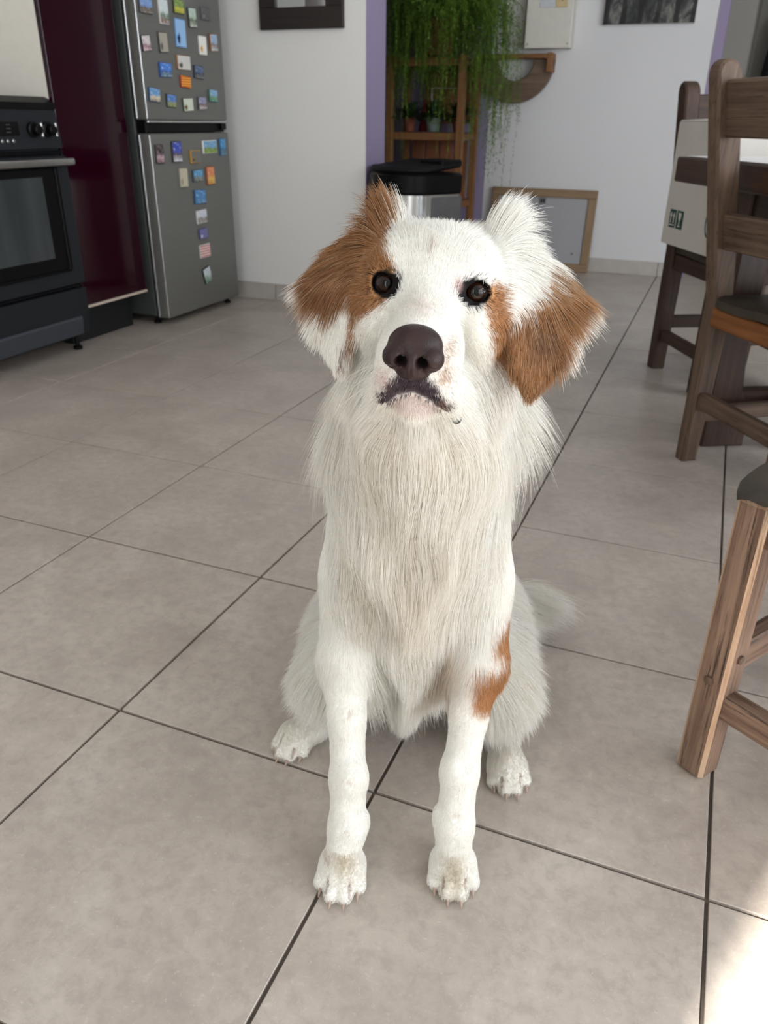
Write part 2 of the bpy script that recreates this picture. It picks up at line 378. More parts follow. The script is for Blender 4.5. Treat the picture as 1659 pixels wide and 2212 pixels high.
MAG = [  # y, z, w, h, tilt, side colour, face kind, face colours, label
 (2.271, 1.256, .080, .052, 0, (60, 60, 60), 'land', ((120, 150, 200), (95, 80, 62), (120, 112, 105), (200, 200, 205)), 'square magnet with blue sky over a brown road, upper door, beside the steel edge'),
 (2.386, 1.248, .058, .086, .03, (210, 210, 205), 'land', ((205, 215, 215), (90, 120, 100), (150, 110, 105), (235, 235, 235)), 'tall white edged town view magnet with red roofs at the top of the upper door'),
 (2.494, 1.277, .070, .050, 0, (60, 70, 30), 'land', ((110, 140, 70), (200, 190, 70), (130, 140, 40), (230, 225, 150)), 'yellow and green magnet at the very top of the upper door'),
 (2.587, 1.247, .054, .074, .05, (50, 60, 50), 'land', ((175, 195, 180), (70, 90, 60), (190, 190, 180), (240, 240, 235)), 'narrow green and white leafy magnet, right of the tall pale blue one'),
 (2.692, 1.272, .066, .050, 0, (85, 85, 85), 'figure', ((95, 95, 95), (140, 140, 140), (70, 70, 70), (0, 0, 0)), 'faint dark grey see-through magnet near the upper right of the upper door'),
 (2.491, 1.182, .070, .104, -.02, (120, 160, 205), 'figure', ((150, 190, 230), (15, 30, 55), (80, 130, 185), (0, 0, 0)), 'large pale blue upright magnet with dark spots, upper door'),
 (2.248, 1.128, .052, .056, .12, (40, 35, 35), 'land', ((215, 205, 205), (150, 115, 125), (220, 200, 205), (60, 45, 50)), 'small pinkish white tilted magnet, lowest but one beside the steel edge of the upper door'),
 (2.363, 1.139, .056, .074, .04, (70, 65, 58), 'figure', ((165, 160, 148), (95, 92, 84), (130, 126, 116), (0, 0, 0)), 'carved grey stone-look magnet on the upper door'),
 (2.651, 1.149, .054, .072, 0, (225, 225, 220), 'figure', ((232, 230, 222), (200, 130, 30), (225, 180, 90), (0, 0, 0)), 'white upright magnet with an orange figure on the upper door'),
 (2.739, 1.166, .056, .068, .05, (150, 95, 45), 'land', ((150, 175, 200), (120, 95, 85), (190, 200, 205), (235, 235, 235)), 'thick brown sided magnet beside the white orange figure one'),
 (2.495, 1.074, .095, .055, 0, (150, 110, 75), 'figure', ((205, 203, 198), (70, 70, 68), (150, 150, 146), (0, 0, 0)), 'wide pale magnet with dark figures and wooden side, under the tall pale blue one'),
 (2.361, 1.040, .080, .054, 0, (35, 70, 140), 'land', ((60, 120, 205), (45, 80, 130), (110, 140, 150), (235, 240, 245)), 'bright blue square magnet with a snowy mountain'),
 (2.604, 1.043, .070, .050, -.05, (40, 45, 60), 'land', ((75, 95, 130), (30, 32, 40), (120, 120, 125), (190, 195, 205)), 'dark blue and black skyline magnet, right of the pale wooden-sided one'),
 (2.497, 1.002, .074, .046, -.06, (150, 50, 25), 'stripes', ((240, 185, 60), (190, 40, 25), (0, 0, 0), (0, 0, 0)), 'yellow and red striped magnet on the upper door'),
 (2.268, .945, .072, .052, -.08, (40, 70, 110), 'land', ((95, 150, 200), (215, 200, 165), (45, 60, 85), (240, 230, 205)), 'blue and cream magnet nearest the steel edge in the bottom row of the upper door'),
 (2.380, .926, .064, .050, -.05, (50, 60, 50), 'land', ((70, 120, 190), (140, 140, 95), (95, 115, 75), (225, 225, 190)), 'blue sky magnet with grey green rocks, second in the bottom row of the upper door'),
 (2.500, .914, .072, .052, .05, (80, 90, 70), 'figure', ((205, 210, 195), (120, 70, 40), (110, 140, 95), (0, 0, 0)), 'cream and green round-cornered magnet, middle of the bottom row of the upper door'),
 (2.610, .922, .062, .050, .03, (70, 65, 75), 'land', ((135, 135, 165), (95, 70, 60), (200, 195, 190), (235, 232, 230)), 'violet grey and brown magnet, fourth in the bottom row of the upper door'),
 (2.704, .954, .064, .050, -.04, (60, 100, 80), 'land', ((120, 165, 200), (95, 140, 70), (60, 130, 140), (230, 235, 220)), 'blue and green coast magnet at the right end of the upper door bottom row'),
 (2.261, .723, .052, .074, 0, (50, 40, 42), 'land', ((60, 52, 55), (190, 160, 170), (75, 50, 52), (220, 190, 195)), 'dark brown and pink upright magnet at the left of the lower door'),
 (2.384, .729, .066, .084, -.02, (25, 25, 30), 'land', ((50, 70, 170), (95, 75, 80), (205, 210, 215), (230, 232, 235)), 'deep blue and white upright magnet, second on the lower door'),
 (2.524, .705, .080, .054, 0, (185, 140, 45), 'figure', ((110, 108, 100), (85, 70, 55), (160, 130, 70), (0, 0, 0)), 'grey magnet with thick mustard side on the lower door'),
 (2.643, .743, .112, .054, .02, (225, 225, 220), 'land', ((110, 160, 200), (110, 135, 60), (120, 150, 75), (220, 220, 150)), 'wide white bordered magnet with green hills on the lower door'),
 (2.752, .740, .046, .074, .04, (50, 100, 140), 'land', ((70, 140, 190), (40, 85, 120), (90, 130, 150), (190, 215, 230)), 'blue magnet at the right edge of the lower door'),
 (2.416, .623, .058, .080, -.02, (150, 145, 130), 'figure', ((190, 182, 160), (150, 142, 120), (165, 157, 138), (0, 0, 0)), 'plain beige tall magnet on the lower door'),
 (2.528, .626, .078, .050, .03, (60, 70, 70), 'land', ((80, 150, 195), (120, 125, 120), (90, 95, 92), (225, 225, 215)), 'blue and grey town magnet between the beige and the orange ones'),
 (2.631, .621, .060, .078, .03, (160, 90, 60), 'land', ((215, 130, 95), (220, 180, 90), (180, 120, 60), (240, 215, 150)), 'orange yellow tall magnet on the lower door'),
 (2.531, .536, .088, .060, -.03, (40, 80, 120), 'land', ((70, 130, 185), (60, 120, 170), (80, 140, 185), (235, 240, 245)), 'blue and white magnet, topmost of the lower single column'),
 (2.531, .449, .080, .058, .04, (210, 210, 208), 'land', ((200, 205, 215), (120, 115, 110), (160, 150, 145), (240, 240, 240)), 'white framed greyish picture magnet, second of the lower single column'),
 (2.532, .373, .064, .046, .05, (80, 80, 120), 'figure', ((110, 110, 160), (215, 215, 225), (80, 80, 140), (0, 0, 0)), 'small violet magnet, third of the lower single column'),
 (2.533, .295, .086, .060, .03, (190, 190, 185), 'stripes', ((225, 222, 215), (195, 85, 85), (0, 0, 0), (0, 0, 0)), 'white and red magnet, fourth of the lower single column'),
 (2.535, .182, .058, .074, .22, (45, 55, 50), 'land', ((190, 200, 205), (130, 150, 130), (50, 110, 80), (235, 235, 235)), 'tilted white and green magnet, lowest on the fridge'),
]
for k, (y, z, ww, hh, tl, side, kind, cols, lab) in enumerate(MAG):
    b = NB(); box(b, (.0045, 0, 0), (.009, ww, hh), .0015); bmesh.ops.rotate(b, verts=b.verts, cent=(0, 0, 0), matrix=Matrix.Rotation(tl, 3, 'X'))
    t = obj('souvenir_magnet', b, plain('magnet_side', srgb(*side), .5)); t.location = (-1.9505, y, z); tag(t, lab, 'magnet', 'souvenir magnets on the fridge doors')
    b = NB(); box(b, (.0095, 0, 0), (.0016, ww * .93, hh * .92), .0004); bmesh.ops.rotate(b, verts=b.verts, cent=(0, 0, 0), matrix=Matrix.Rotation(tl, 3, 'X'))
    obj('printed_face', b, print_mat('souvenir_print', cols, kind), t)

# ------------------------------------------------------------------ framed mirror on the partition
M['espresso'] = wood_mat('espresso_frame', 'x', srgb(28, 22, 21), srgb(38, 31, 29), srgb(50, 42, 38), rough=.5, crack=.2)
mr = thing('framed_mirror', 'dark brown framed mirror hanging on the white wall beside the fridge', 'mirror', (-1.5985, 2.944, 1.228))
wd, fw, ht = .42, .085, .52
b = NB(); box(b, (0, -.011, fw / 2), (wd, .022, fw), .002); obj('frame_rail', b, M['espresso'], mr)
b = NB(); box(b, (0, -.011, ht - fw / 2), (wd, .022, fw), .002); obj('frame_rail', b, M['espresso'], mr)
for s in (-1, 1):
    b = NB(); box(b, (s * (wd / 2 - fw / 2), -.011, ht / 2), (fw, .022, ht - 2 * fw), .002); obj('frame_stile', b, M['espresso'], mr)
mm = MT('mirror_glass', .03, 1.0); mm.base((.86, .88, .88, 1))
b = NB(); box(b, (0, -.006, ht / 2), (wd - 2 * fw + .01, .008, ht - 2 * fw + .01)); obj('mirror_glass', b, mm.m, mr)

# ------------------------------------------------------------------ pedal bin
bn = thing('pedal_bin', 'stainless steel pedal bin with black lid standing in front of the plant stand', 'bin', (-1.075, 2.985, 0))
bn.rotation_euler = (0, 0, math.radians(-32))
def bin_outline(w, d, n=18):
    pts = []
    for k in range(n + 1):
        a = PI + PI * k / n; pts.append((w * .5 * math.cos(a), -d * .12 + d * .42 * math.sin(a)))
    pts += [(w * .5, d * .46), (w * .46, d * .5), (-w * .46, d * .5), (-w * .5, d * .46)]
    return pts
M['bin_steel'] = plain('bin_brushed_steel', srgb(190, 190, 188), .24, 1.0, var=.05, scale=8)
b = NB(); prism(b, bin_outline(.37, .32), 'z', .03, .56); obj('body', b, M['bin_steel'], bn, True, 40)
b = NB(); prism(b, bin_outline(.375, .325), 'z', 0, .03, .004); obj('base', b, M['black_plastic'], bn)
b = NB(); box(b, (.10, .164, .31), (.17, .012, .48), .004); box(b, (.187, .07, .31), (.012, .17, .48), .004); obj('back_panel', b, plain('bin_grey_plastic', srgb(92, 92, 94), .5), bn)
b = NB(); prism(b, bin_outline(.385, .335), 'z', .56, .650, .010); obj('rim', b, M['black_plastic'], bn, True, 35)
b = NB(); vs = prism(b, bin_outline(.38, .33), 'z', .651, .676, .010)
for v in vs: v.co.z += .022 * max(0, (v.co.y + .05) / .2)
obj('lid', b, plain('bin_lid_black', srgb(14, 15, 17), .6, spec=.2), bn, True, 30)
b = NB(); box(b, (.10, .10, .690), (.17, .12, .03), .006); obj('hinge_block', b, M['black_plastic'], bn)
b = NB(); box(b, (0, -.19, .018), (.12, .06, .012), .004); obj('pedal', b, M['black_plastic'], bn)

# ------------------------------------------------------------------ plant stand and what stands on it
M['pine_v'] = wood_mat('orange_pine_upright', 'z', srgb(98, 64, 36), srgb(124, 84, 48), srgb(146, 104, 64), crack=.15)
M['pine_h'] = wood_mat('orange_pine_rail', 'x', srgb(98, 64, 36), srgb(122, 82, 48), srgb(142, 100, 62), crack=.15)
M['red_pine'] = wood_mat('reddish_pine_board', 'z', srgb(108, 62, 42), srgb(134, 82, 58), srgb(152, 98, 70), crack=.2)
st = thing('plant_stand', 'tall slatted pine plant stand behind the pedal bin', 'stand', (-1.42, 4.32, 0))
for x in (-.232, .215):
    for y, hgt in ((-.16, 1.205), (.14, 1.205)):
        b = NB(); box(b, (x, y, hgt / 2), (.042, .036, hgt), .003); obj('post', b, M['pine_v'], st)
for z in (.40, .78, 1.17):
    for y in (-.14, .12):
        b = NB(); box(b, (-.008, y, z), (.41, .018, .042), .003); obj('rail', b, M['pine_h'], st)
    for x in (-.232, .215):
        b = NB(); box(b, (x, -.01, z), (.020, .26, .038), .003); obj('side_rail', b, M['pine_h'], st)
    for k in range(5):
        b = NB(); box(b, (-.008, -.10 + k * .045, z + .012), (.40, .036, .014), .002); obj('shelf_slat', b, M['pine_h'], st)
for k in range(4):
    b = NB(); box(b, (-.145 + k * .094, .128, .575), (.086, .014, .36), .002); obj('back_board', b, M['red_pine'], st)
for k in range(3):
    b = NB(); box(b, (-.06 + k * .105, .12, 1.0), (.10, .012, .30), .002); obj('upper_board', b, M['pine_v'], st)
M['terracotta'] = plain('terracotta', srgb(120, 66, 44), .8, var=.15, scale=12)
def pot(name, lab, x, y, z, r, h, mat, cat='pot', grp=None):
    b = NB(); lathe(b, [(r * .70, 0), (r * .95, h * .82), (r * 1.08, h * .82), (r * 1.08, h), (r * .94, h), (r * .90, h * .85)], 24)
    o = obj(name, b, mat, None, True, 35); o.location = (x, y, z); tag(o, lab, cat, grp); return o
def leafy(bm, c, n, L, wd, rise, seed):
    R = random.Random(seed)
    for k in range(n):
        a = R.uniform(0, 2 * PI); el = R.uniform(.15, 1.3) * rise; l = L * R.uniform(.6, 1.1)
        d = Vector((math.cos(a) * math.cos(el), math.sin(a) * math.cos(el), math.sin(el))); s = d.cross(Vector((0, 0, 1))).normalized()
        p = Vector(c) + d * .01; prev = None
        for q in range(4):
            t = q / 3; pt = p + d * l * t + Vector((0, 0, -.35 * l * t * t)); wq = wd * (0.35 + 1.6 * t * (1.25 - t)) if q < 3 else .0006
            cur = (bm.verts.new(pt - s * wq), bm.verts.new(pt + s * wq + Vector((0, 0, wq * .3))))
            if prev: bm.faces.new((prev[0], prev[1], cur[1], cur[0]))
            prev = cur
M['leaf_dark'] = plain('dark_green_leaf', srgb(40, 66, 34), .5, var=.35, scale=20)
for k, (x, y, r, lab, seed) in enumerate(((-1.56, 4.26, .040, 'small potted dark-leaved plant at the left of the stand shelf', 3), (-1.40, 4.24, .050, 'potted bushy green plant in the middle of the stand shelf', 4), (-1.25, 4.27, .042, 'potted dark leafy plant at the right of the stand shelf', 5))):
    t = pot('potted_plant', lab, x, y, .805, r, .075, M['terracotta'] if k != 1 else plain('grey_green_pot', srgb(96, 110, 104), .6), 'plant', 'small plants on the stand shelf')
    b = NB(); leafy(b, (0, 0, .06), 90, .16, .011, 1.15, seed); f = obj('foliage', b, M['leaf_dark'], t); f['kind'] = 'stuff'
# red pointed ornament on the shelf
b = NB(); lathe(b, [(.034, 0), (.036, .01), (.022, .08), (.010, .15), (.003, .19)], 16)
o = obj('red_cone_ornament', b, plain('dark_red_felt', srgb(110, 22, 24), .8), None, True, 40); o.location = (-1.50, 4.36, .805); tag(o, 'dark red pointed cone ornament on the plant stand shelf', 'ornament')
# picture board leaning at the back of that shelf
b = NB(); box(b, (0, 0, .12), (.006, .02, .24), .001); box(b, (.09, 0, .238), (.17, .02, .006), .001); o = obj('pale_frame_edge', b, plain('pale_frame', srgb(205, 200, 190), .5)); o.location = (-1.47, 4.40, .805)
tag(o, 'thin pale open frame standing on the plant stand shelf', 'frame')

# trailing asparagus fern in its pot on the stand top
fern = thing('asparagus_fern', 'large trailing asparagus fern spilling green strands from the top of the stand', 'plant', (-1.40, 4.27, 1.205))
b = NB(); lathe(b, [(.09, 0), (.13, .15), (.14, .15), (.14, .18), (.125, .18), (.12, .15)], 28); obj('pot', b, M['terracotta'], fern, True, 35)
b = NB(); lathe(b, [(.122, .150), (.06, .162), (.001, .166)], 20, cap=False); obj('soil', b, plain('potting_soil', srgb(45, 34, 26), .95, var=.3, scale=60), fern)
def fern_mesh(n, seed):
    R = random.Random(seed); V = []; F = []
    def needle(p, d, l, wv):
        i = len(V); m = p + d * (l * .45)
        V.extend((p, m + wv, p + d * l, m - wv)); F.append((i, i + 1, i + 2, i + 3))
    for k in range(n):
        a = R.uniform(0, 2 * PI); out = R.uniform(.06, .30); drop = R.uniform(.12, .52); rise = R.uniform(.04, .36)
        if R.random() < .10: drop = R.uniform(.5, .92); out = R.uniform(.2, .34)
        ca, sa = math.cos(a), math.sin(a)
        if sa > 0: sa *= .45
        if ca > 0.2 and R.random() < .35: out *= 1.35; drop *= 1.15
        if ca < -.5: out *= .9
        if k % 16 == 0: a = R.uniform(-.75, .1); ca, sa = math.cos(a), math.sin(a); out = R.uniform(.34, .46); drop = R.uniform(.45, .95); rise = R.uniform(.03, .2)
        P = []; steps = int(18 + drop * 60); wob = R.uniform(0, 6)
        for q in range(steps + 1):
            t = q / steps
            r = out * (1 - (1 - min(1, t * 2.2)) ** 2); z = .17 + rise * math.sin(min(1, t * 2.6) * PI * .5) - drop * max(0, t - .18) ** 1.25 / .82 ** 1.25
            P.append(Vector((ca * (.05 + r) + .012 * math.sin(wob + 7 * t), sa * (.05 + r) + .012 * math.cos(wob * 2 + 6 * t), z)))
        for q in range(steps):
            d = (P[q + 1] - P[q]); L = d.length; d.normalize()
            s = d.cross(Vector((0, 0, 1)) if abs(d.z) < .9 else Vector((1, 0, 0))).normalized()
            i = len(V); V.extend((P[q] - s * .0009, P[q] + s * .0009, P[q + 1] + s * .0009, P[q + 1] - s * .0009)); F.append((i, i + 1, i + 2, i + 3))
            if q < 3: continue
            for w_ in range(4):
                u = R.uniform(-1, 1); s2 = Vector((R.uniform(-1, 1), R.uniform(-1, 1), R.uniform(-.5, .7))).normalized()
                needle(P[q] + d * L * R.random(), (s2 + d * .4).normalized(), R.uniform(.012, .030), s2.cross(d).normalized() * .0021)
    me = bpy.data.meshes.new('foliage'); me.from_pydata([tuple(v) for v in V], [], F); return me
def fern_mat():
    m = MT('fern_green', .5, 0, .3); g = m.noise(m.coord('World'), 9, 3)
    m.base(m.ramp(g, [(0.3, srgb(74, 102, 36)), (0.55, srgb(102, 134, 50)), (0.75, srgb(136, 164, 72))])); m.b.inputs['Subsurface Weight'].default_value = 0.0
    return m.m
me = fern_mesh(860, 11); me.materials.append(fern_mat())
fo = bpy.data.objects.new('foliage', me); link(fo, fern); fo['kind'] = 'stuff'

# ------------------------------------------------------------------ on the far wall
M['ivory'] = plain('ivory_plastic', srgb(205, 202, 192), .5, var=.03)
eb = thing('fuse_box', 'ivory fuse box with a small window hanging on the far wall', 'fuse box', (-.815, YB - .001, 1.253))
b = NB(); box(b, (0, -.045, .15), (.272, .09, .30), .006, 2); obj('housing', b, M['ivory'], eb)
b = NB(); box(b, (.02, -.091, .245), (.16, .004, .085), .001); obj('window_panel', b, plain('fuse_window', srgb(190, 194, 198), .3), eb)
b = NB(); box(b, (.066, -.094, .245), (.068, .004, .085), .001); ml = obj('meter_label', b, plain('meter_label', srgb(196, 178, 134), .5), eb)
b = NB(); box(b, (.070, -.0965, .248), (.006, .001, .034)); obj('meter_mark', b, plain('meter_mark', srgb(90, 74, 50), .5), ml)
b = NB(); box(b, (-.115, -.091, .268), (.03, .002, .008)); obj('sticker', b, plain('blue_sticker', srgb(60, 82, 130), .5), eb)
for x in (-.118, .118):
    b = NB(); lathe(b, [(.007, 0), (.006, .002)], 10); bmesh.ops.rotate(b, verts=b.verts, cent=(0, 0, 0), matrix=Matrix.Rotation(PI / 2, 3, 'X')); bmesh.ops.translate(b, verts=b.verts, vec=(x, -.0895, .022)); obj('screw', b, plain('screw_grey', srgb(160, 158, 150), .4), eb)
pp = thing('wooden_edged_board', 'pale board with brown edge half hidden between the fern and the fuse box', 'board', (-1.03, YB - .001, 1.285))
b = NB(); box(b, (0, -.012, .20), (.12, .024, .40), .002); obj('board', b, plain('pale_board', srgb(186, 184, 176), .6), pp)
b = NB(); box(b, (.066, -.014, .20), (.014, .028, .41), .002); obj('edge_strip', b, M['pine_v'], pp)
b = NB(); box(b, (-.055, -.026, .32), (.06, .004, .18), .001); obj('yellow_card', b, plain('yellow_green_card', srgb(176, 180, 40), .6), pp)
# old wooden half-wheel bracket
M['old_wood'] = wood_mat('old_grey_brown_wood', 'x', srgb(74, 58, 46), srgb(100, 82, 68), srgb(124, 104, 88), crack=.4)
wb = thing('half_wheel_shelf', 'old wooden half wheel fixed under a small pine shelf on the far wall', 'wall shelf', (-1.0, YB - .001, 1.20))
b = NB()
R0, R1, n = .235, .115, 8
outer = [(-R0 * math.cos(PI * k / 24), -R0 * math.sin(PI * k / 24)) for k in range(25)]
inner = [(R1 * math.cos(PI * k / n), -R1 * math.sin(PI * k / n)) for k in range(n + 1)]
prism(b, outer + inner, 'y', -.075, -.02, .004); obj('wheel_rim', b, M['old_wood'], wb)
b = NB(); box(b, (0, -.06, .014), (.44, .11, .024), .002); obj('shelf_board', b, M['pine_h'], wb)
b = NB(); box(b, (.214, -.06, -.02), (.03, .115, .10), .003); obj('end_block', b, M['pine_h'], wb)
# dark photograph
def photo_mat():
    m = MT('forest_photograph', .5, 0, .3)
    tr = m.n('TexWave', wave_type='BANDS', bands_direction='X'); tr.inputs['Scale'].default_value = 3.2; tr.inputs['Distortion'].default_value = 3.5; tr.inputs['Detail'].default_value = 3; m.l(m.coord('Object'), tr.inputs['Vector'])
    n1 = m.noise(m.coord('Object', (14, 14, 9)), 1.0, 7, .7, .8)
    c = m.ramp(n1, [(0.34, srgb(22, 23, 25)), (0.50, srgb(60, 61, 62)), (0.60, srgb(104, 105, 100)), (0.72, srgb(150, 148, 140))])
    c = m.mix(m.ramp(tr.outputs['Fac'], [(0.70, (0, 0, 0, 1)), (0.86, (.85,) * 3 + (1,))]), c, srgb(26, 25, 25)); m.base(c); return m.m
ph = thing('forest_photograph', 'dark unframed forest photograph hanging high on the far wall', 'picture', (-.266, YB - .001, 1.368))
b = NB(); box(b, (0, -.014, .20), (.50, .028, .40), .001); obj('backing', b, plain('picture_backing', srgb(190, 190, 188), .6), ph)
b = NB(); box(b, (0, -.029, .20), (.498, .003, .398)); obj('print', b, photo_mat(), ph)
# picture frame leaning with its back to the room
fb = thing('leaning_frame', 'wooden picture frame leaning back to front against the far wall', 'picture frame', (-.76, YB - .075, 0.0))
fb.rotation_euler = (math.radians(-6.5), 0, 0)
M['frame_h'] = wood_mat('frame_back_wood_h', 'x', srgb(112, 90, 66), srgb(134, 110, 84), srgb(150, 126, 98), crack=.1)
M['frame_v'] = wood_mat('frame_back_wood_v', 'z', srgb(112, 90, 66), srgb(134, 110, 84), srgb(150, 126, 98), crack=.1)
W_, H_, f_ = .672, .49, .05
for z in (f_ / 2, H_ - f_ / 2):
    b = NB(); box(b, (0, 0, z), (W_, .028, f_), .003); obj('frame_rail', b, M['frame_h'], fb)
for s in (-1, 1):
    b = NB(); box(b, (s * (W_ / 2 - f_ / 2), 0, H_ / 2), (f_, .0275, H_ - 2 * f_ + .002), .003); obj('frame_stile', b, M['frame_v'], fb)
b = NB(); box(b, (0, .002, H_ / 2), (W_ - 2 * f_ + .02, .008, H_ - 2 * f_ + .02)); obj('back_sheet', b, plain('grey_back_sheet', srgb(158, 158, 160), .7, var=.02), fb)
b = NB(); box(b, (0, -.009, H_ - f_ - .022), (.042, .006, .036), .002); hk = obj('hanger_plate', b, plain('hanger_grey', srgb(120, 120, 120), .5), fb)
b = NB()
for x in (-.012, .004): box(b, (x + .004, -.013, H_ - f_ - .022), (.010, .003, .022), .001)
obj('hanger_clip', b, M['black_plastic'], hk)
b = NB(); lathe(b, [(.008, 0), (.006, .003)], 10); bmesh.ops.rotate(b, verts=b.verts, cent=(0, 0, 0), matrix=Matrix.Rotation(PI / 2, 3, 'X')); bmesh.ops.translate(b, verts=b.verts, vec=(.225, -.003, .11)); obj('tack', b, plain('tack_grey', srgb(110, 110, 112), .4), fb)
# coat in the hall
b = NB(); R = random.Random(3)
prof = [(.05, 1.62), (.13, 1.60), (.20, 1.50), (.22, 1.20), (.24, .95), (.25, .80)]
rings = []
for r, z in prof:
    ring = []
    for k in range(28):
        a = 2 * PI * k / 28; f = 1 + .10 * math.sin(5 * a + z * 3) + .05 * math.sin(9 * a - z * 7)
        ring.append(b.verts.new((r * f * math.cos(a), .45 * r * f * math.sin(a), z)))
    rings.append(ring)
for i in range(len(rings) - 1):
    for k in range(28): b.faces.new((rings[i][k], rings[i][(k + 1) % 28], rings[i + 1][(k + 1) % 28], rings[i + 1][k]))
b.faces.new(rings[0]); bmesh.ops.recalc_face_normals(b, faces=b.faces)
ct = thing('hanging_coat', 'black coat hanging in the hall beyond the far wall opening', 'coat', (.63, YH - .17, 0))
obj('cloth', b, plain('black_cloth', srgb(16, 17, 20), .9, var=.3), ct, True, 60)
b = NB(); tube(b, [(0, 0, 1.60), (0, .03, 1.68), (0, .155, 1.69)], .006, 8); obj('hook', b, M['steel'], ct, True)

# ------------------------------------------------------------------ rustic chairs, table, cardboard box
M['pale_edge'] = wood_mat('pale_worn_edge', 'z', srgb(150, 112, 84), srgb(186, 154, 126), srgb(206, 182, 156), crack=.6)
def chair_mats(tag_, dark, mid, light, crack):
    return {a: wood_mat('oak_%s_%s' % (tag_, a), a, dark, mid, light, rough=.55, crack=crack) for a in 'xyz'}
OAK = chair_mats('brown', srgb(62, 46, 36), srgb(86, 68, 55), srgb(116, 95, 78), .7)
WORN = chair_mats('worn', srgb(76, 55, 43), srgb(112, 88, 73), srgb(152, 126, 106), .85)
DARK = chair_mats('dark', srgb(38, 26, 21), srgb(58, 42, 34), srgb(78, 58, 47), .4)
def leather():
    m = MT('dark_olive_leather', .48, 0, .4); n = m.noise(m.coord('Object'), 9, 4); g = m.noise(m.coord('Object'), 220, 2)
    m.base(m.ramp(n, [(0.3, srgb(44, 39, 32)), (0.7, srgb(70, 62, 51))])); m.bump(g, .15, .0006); return m.m
M['leather'] = leather()
M['raw_edge'] = wood_mat('orange_raw_edge', 'x', srgb(92, 54, 26), srgb(116, 70, 34), srgb(136, 88, 48), crack=.2)
# chair frame: x = across the chair (between the legs), y = facing direction, origin at the outer back corner of the first back leg
def rake(z): return -.205 * max(0, z - .45)
def arch_post(w, d, h):
    """side outline of a raked back post with a rounded head (y, z)"""
    hs = h - d * .55
    pts = [(0, 0), (d * .68, 0), (d * .95, .42), (d + rake(.6), .6), (d + rake(hs), hs)]
    for k in range(1, 10):
        a = PI * k / 10; z = hs + d * .55 * math.sin(a); pts.append((d / 2 + d / 2 * math.cos(a) + rake(z), z))
    pts += [(rake(hs), hs), (rake(.6), .6), (0, .45)]
    return pts
def make_chair(name, label, loc, rz, WM, W=.40, D=.40, post=(.045, .066), seat_z=.445, hgt=1.0, back=True, back_drop=.2, group='rustic oak chairs around the table', worn=0, peg=False, seat_over=.02):
    c = thing(name, label, 'chair', loc, rz, group)
    pw, pd = post
    for i, x in enumerate((0, W - pw)):
        b = NB()
        if back: prism(b, arch_post(pw, pd, hgt), 'x', x, x + pw, .006)
        else: box(b, (x + pw / 2, pw / 2, seat_z / 2), (pw, pw, seat_z), .005, 2)
        obj('back_post' if back else 'leg', b, WM['z'], c)
        b = NB(); box(b, (x + pw / 2, D - pw / 2, seat_z / 2), (pw, pw, seat_z - .004), .0055, 1 if WM is WORN else 2)
        if WM is WORN:
            b.normal_update()
            for f in b.faces:
                if max(abs(q) for q in f.normal) < .95: f.material_index = 1
        obj('leg', b, [WM['z'], M['pale_edge']] if WM is WORN else WM['z'], c)
    b = NB(); box(b, (W / 2, .024, .182), (W - 2 * pw + .01, .028, .046), .004); obj('back_stretcher', b, WM['x'], c)
    b = NB(); box(b, (W / 2, D - pw / 2, .20), (W - 2 * pw + .01, .028, .046), .004); obj('front_stretcher', b, WM['x'], c)
    for x in (pw / 2, W - pw / 2):
        b = NB(); box(b, (x, D / 2, .135), (.028, D - 2 * pw + .03, .042), .004); obj('side_stretcher', b, WM['y'], c)
        b = NB(); box(b, (x, D / 2, seat_z - .035), (.028, D - 2 * pw + .03, .055), .004); obj('seat_rail', b, WM['y'], c)
    b = NB(); box(b, (W / 2, .016, seat_z - .033), (W - 2 * pw + .012, .030, .050), .004); obj('back_rail', b, M['raw_edge'] if WM is OAK else WM['x'], c)
    b = NB(); box(b, (W / 2, D - pw / 2, seat_z - .035), (W - 2 * pw + .01, .028, .055), .004); obj('front_rail', b, WM['x'], c)
    if back:
        for nm, z, hh in (('back_slat', .626, .086), ('top_slat', .898, .122)):
            b = NB(); box(b, (0, 0, 0), (W - 2 * pw + .01, .026, hh), .005)
            bmesh.ops.rotate(b, verts=b.verts, cent=(0, 0, 0), matrix=Matrix.Rotation(math.atan(.205), 3, 'X')); bmesh.ops.translate(b, verts=b.verts, vec=(W / 2, pd * .5 + rake(z), z))
            obj(nm, b, WM['x'], c)
    return c
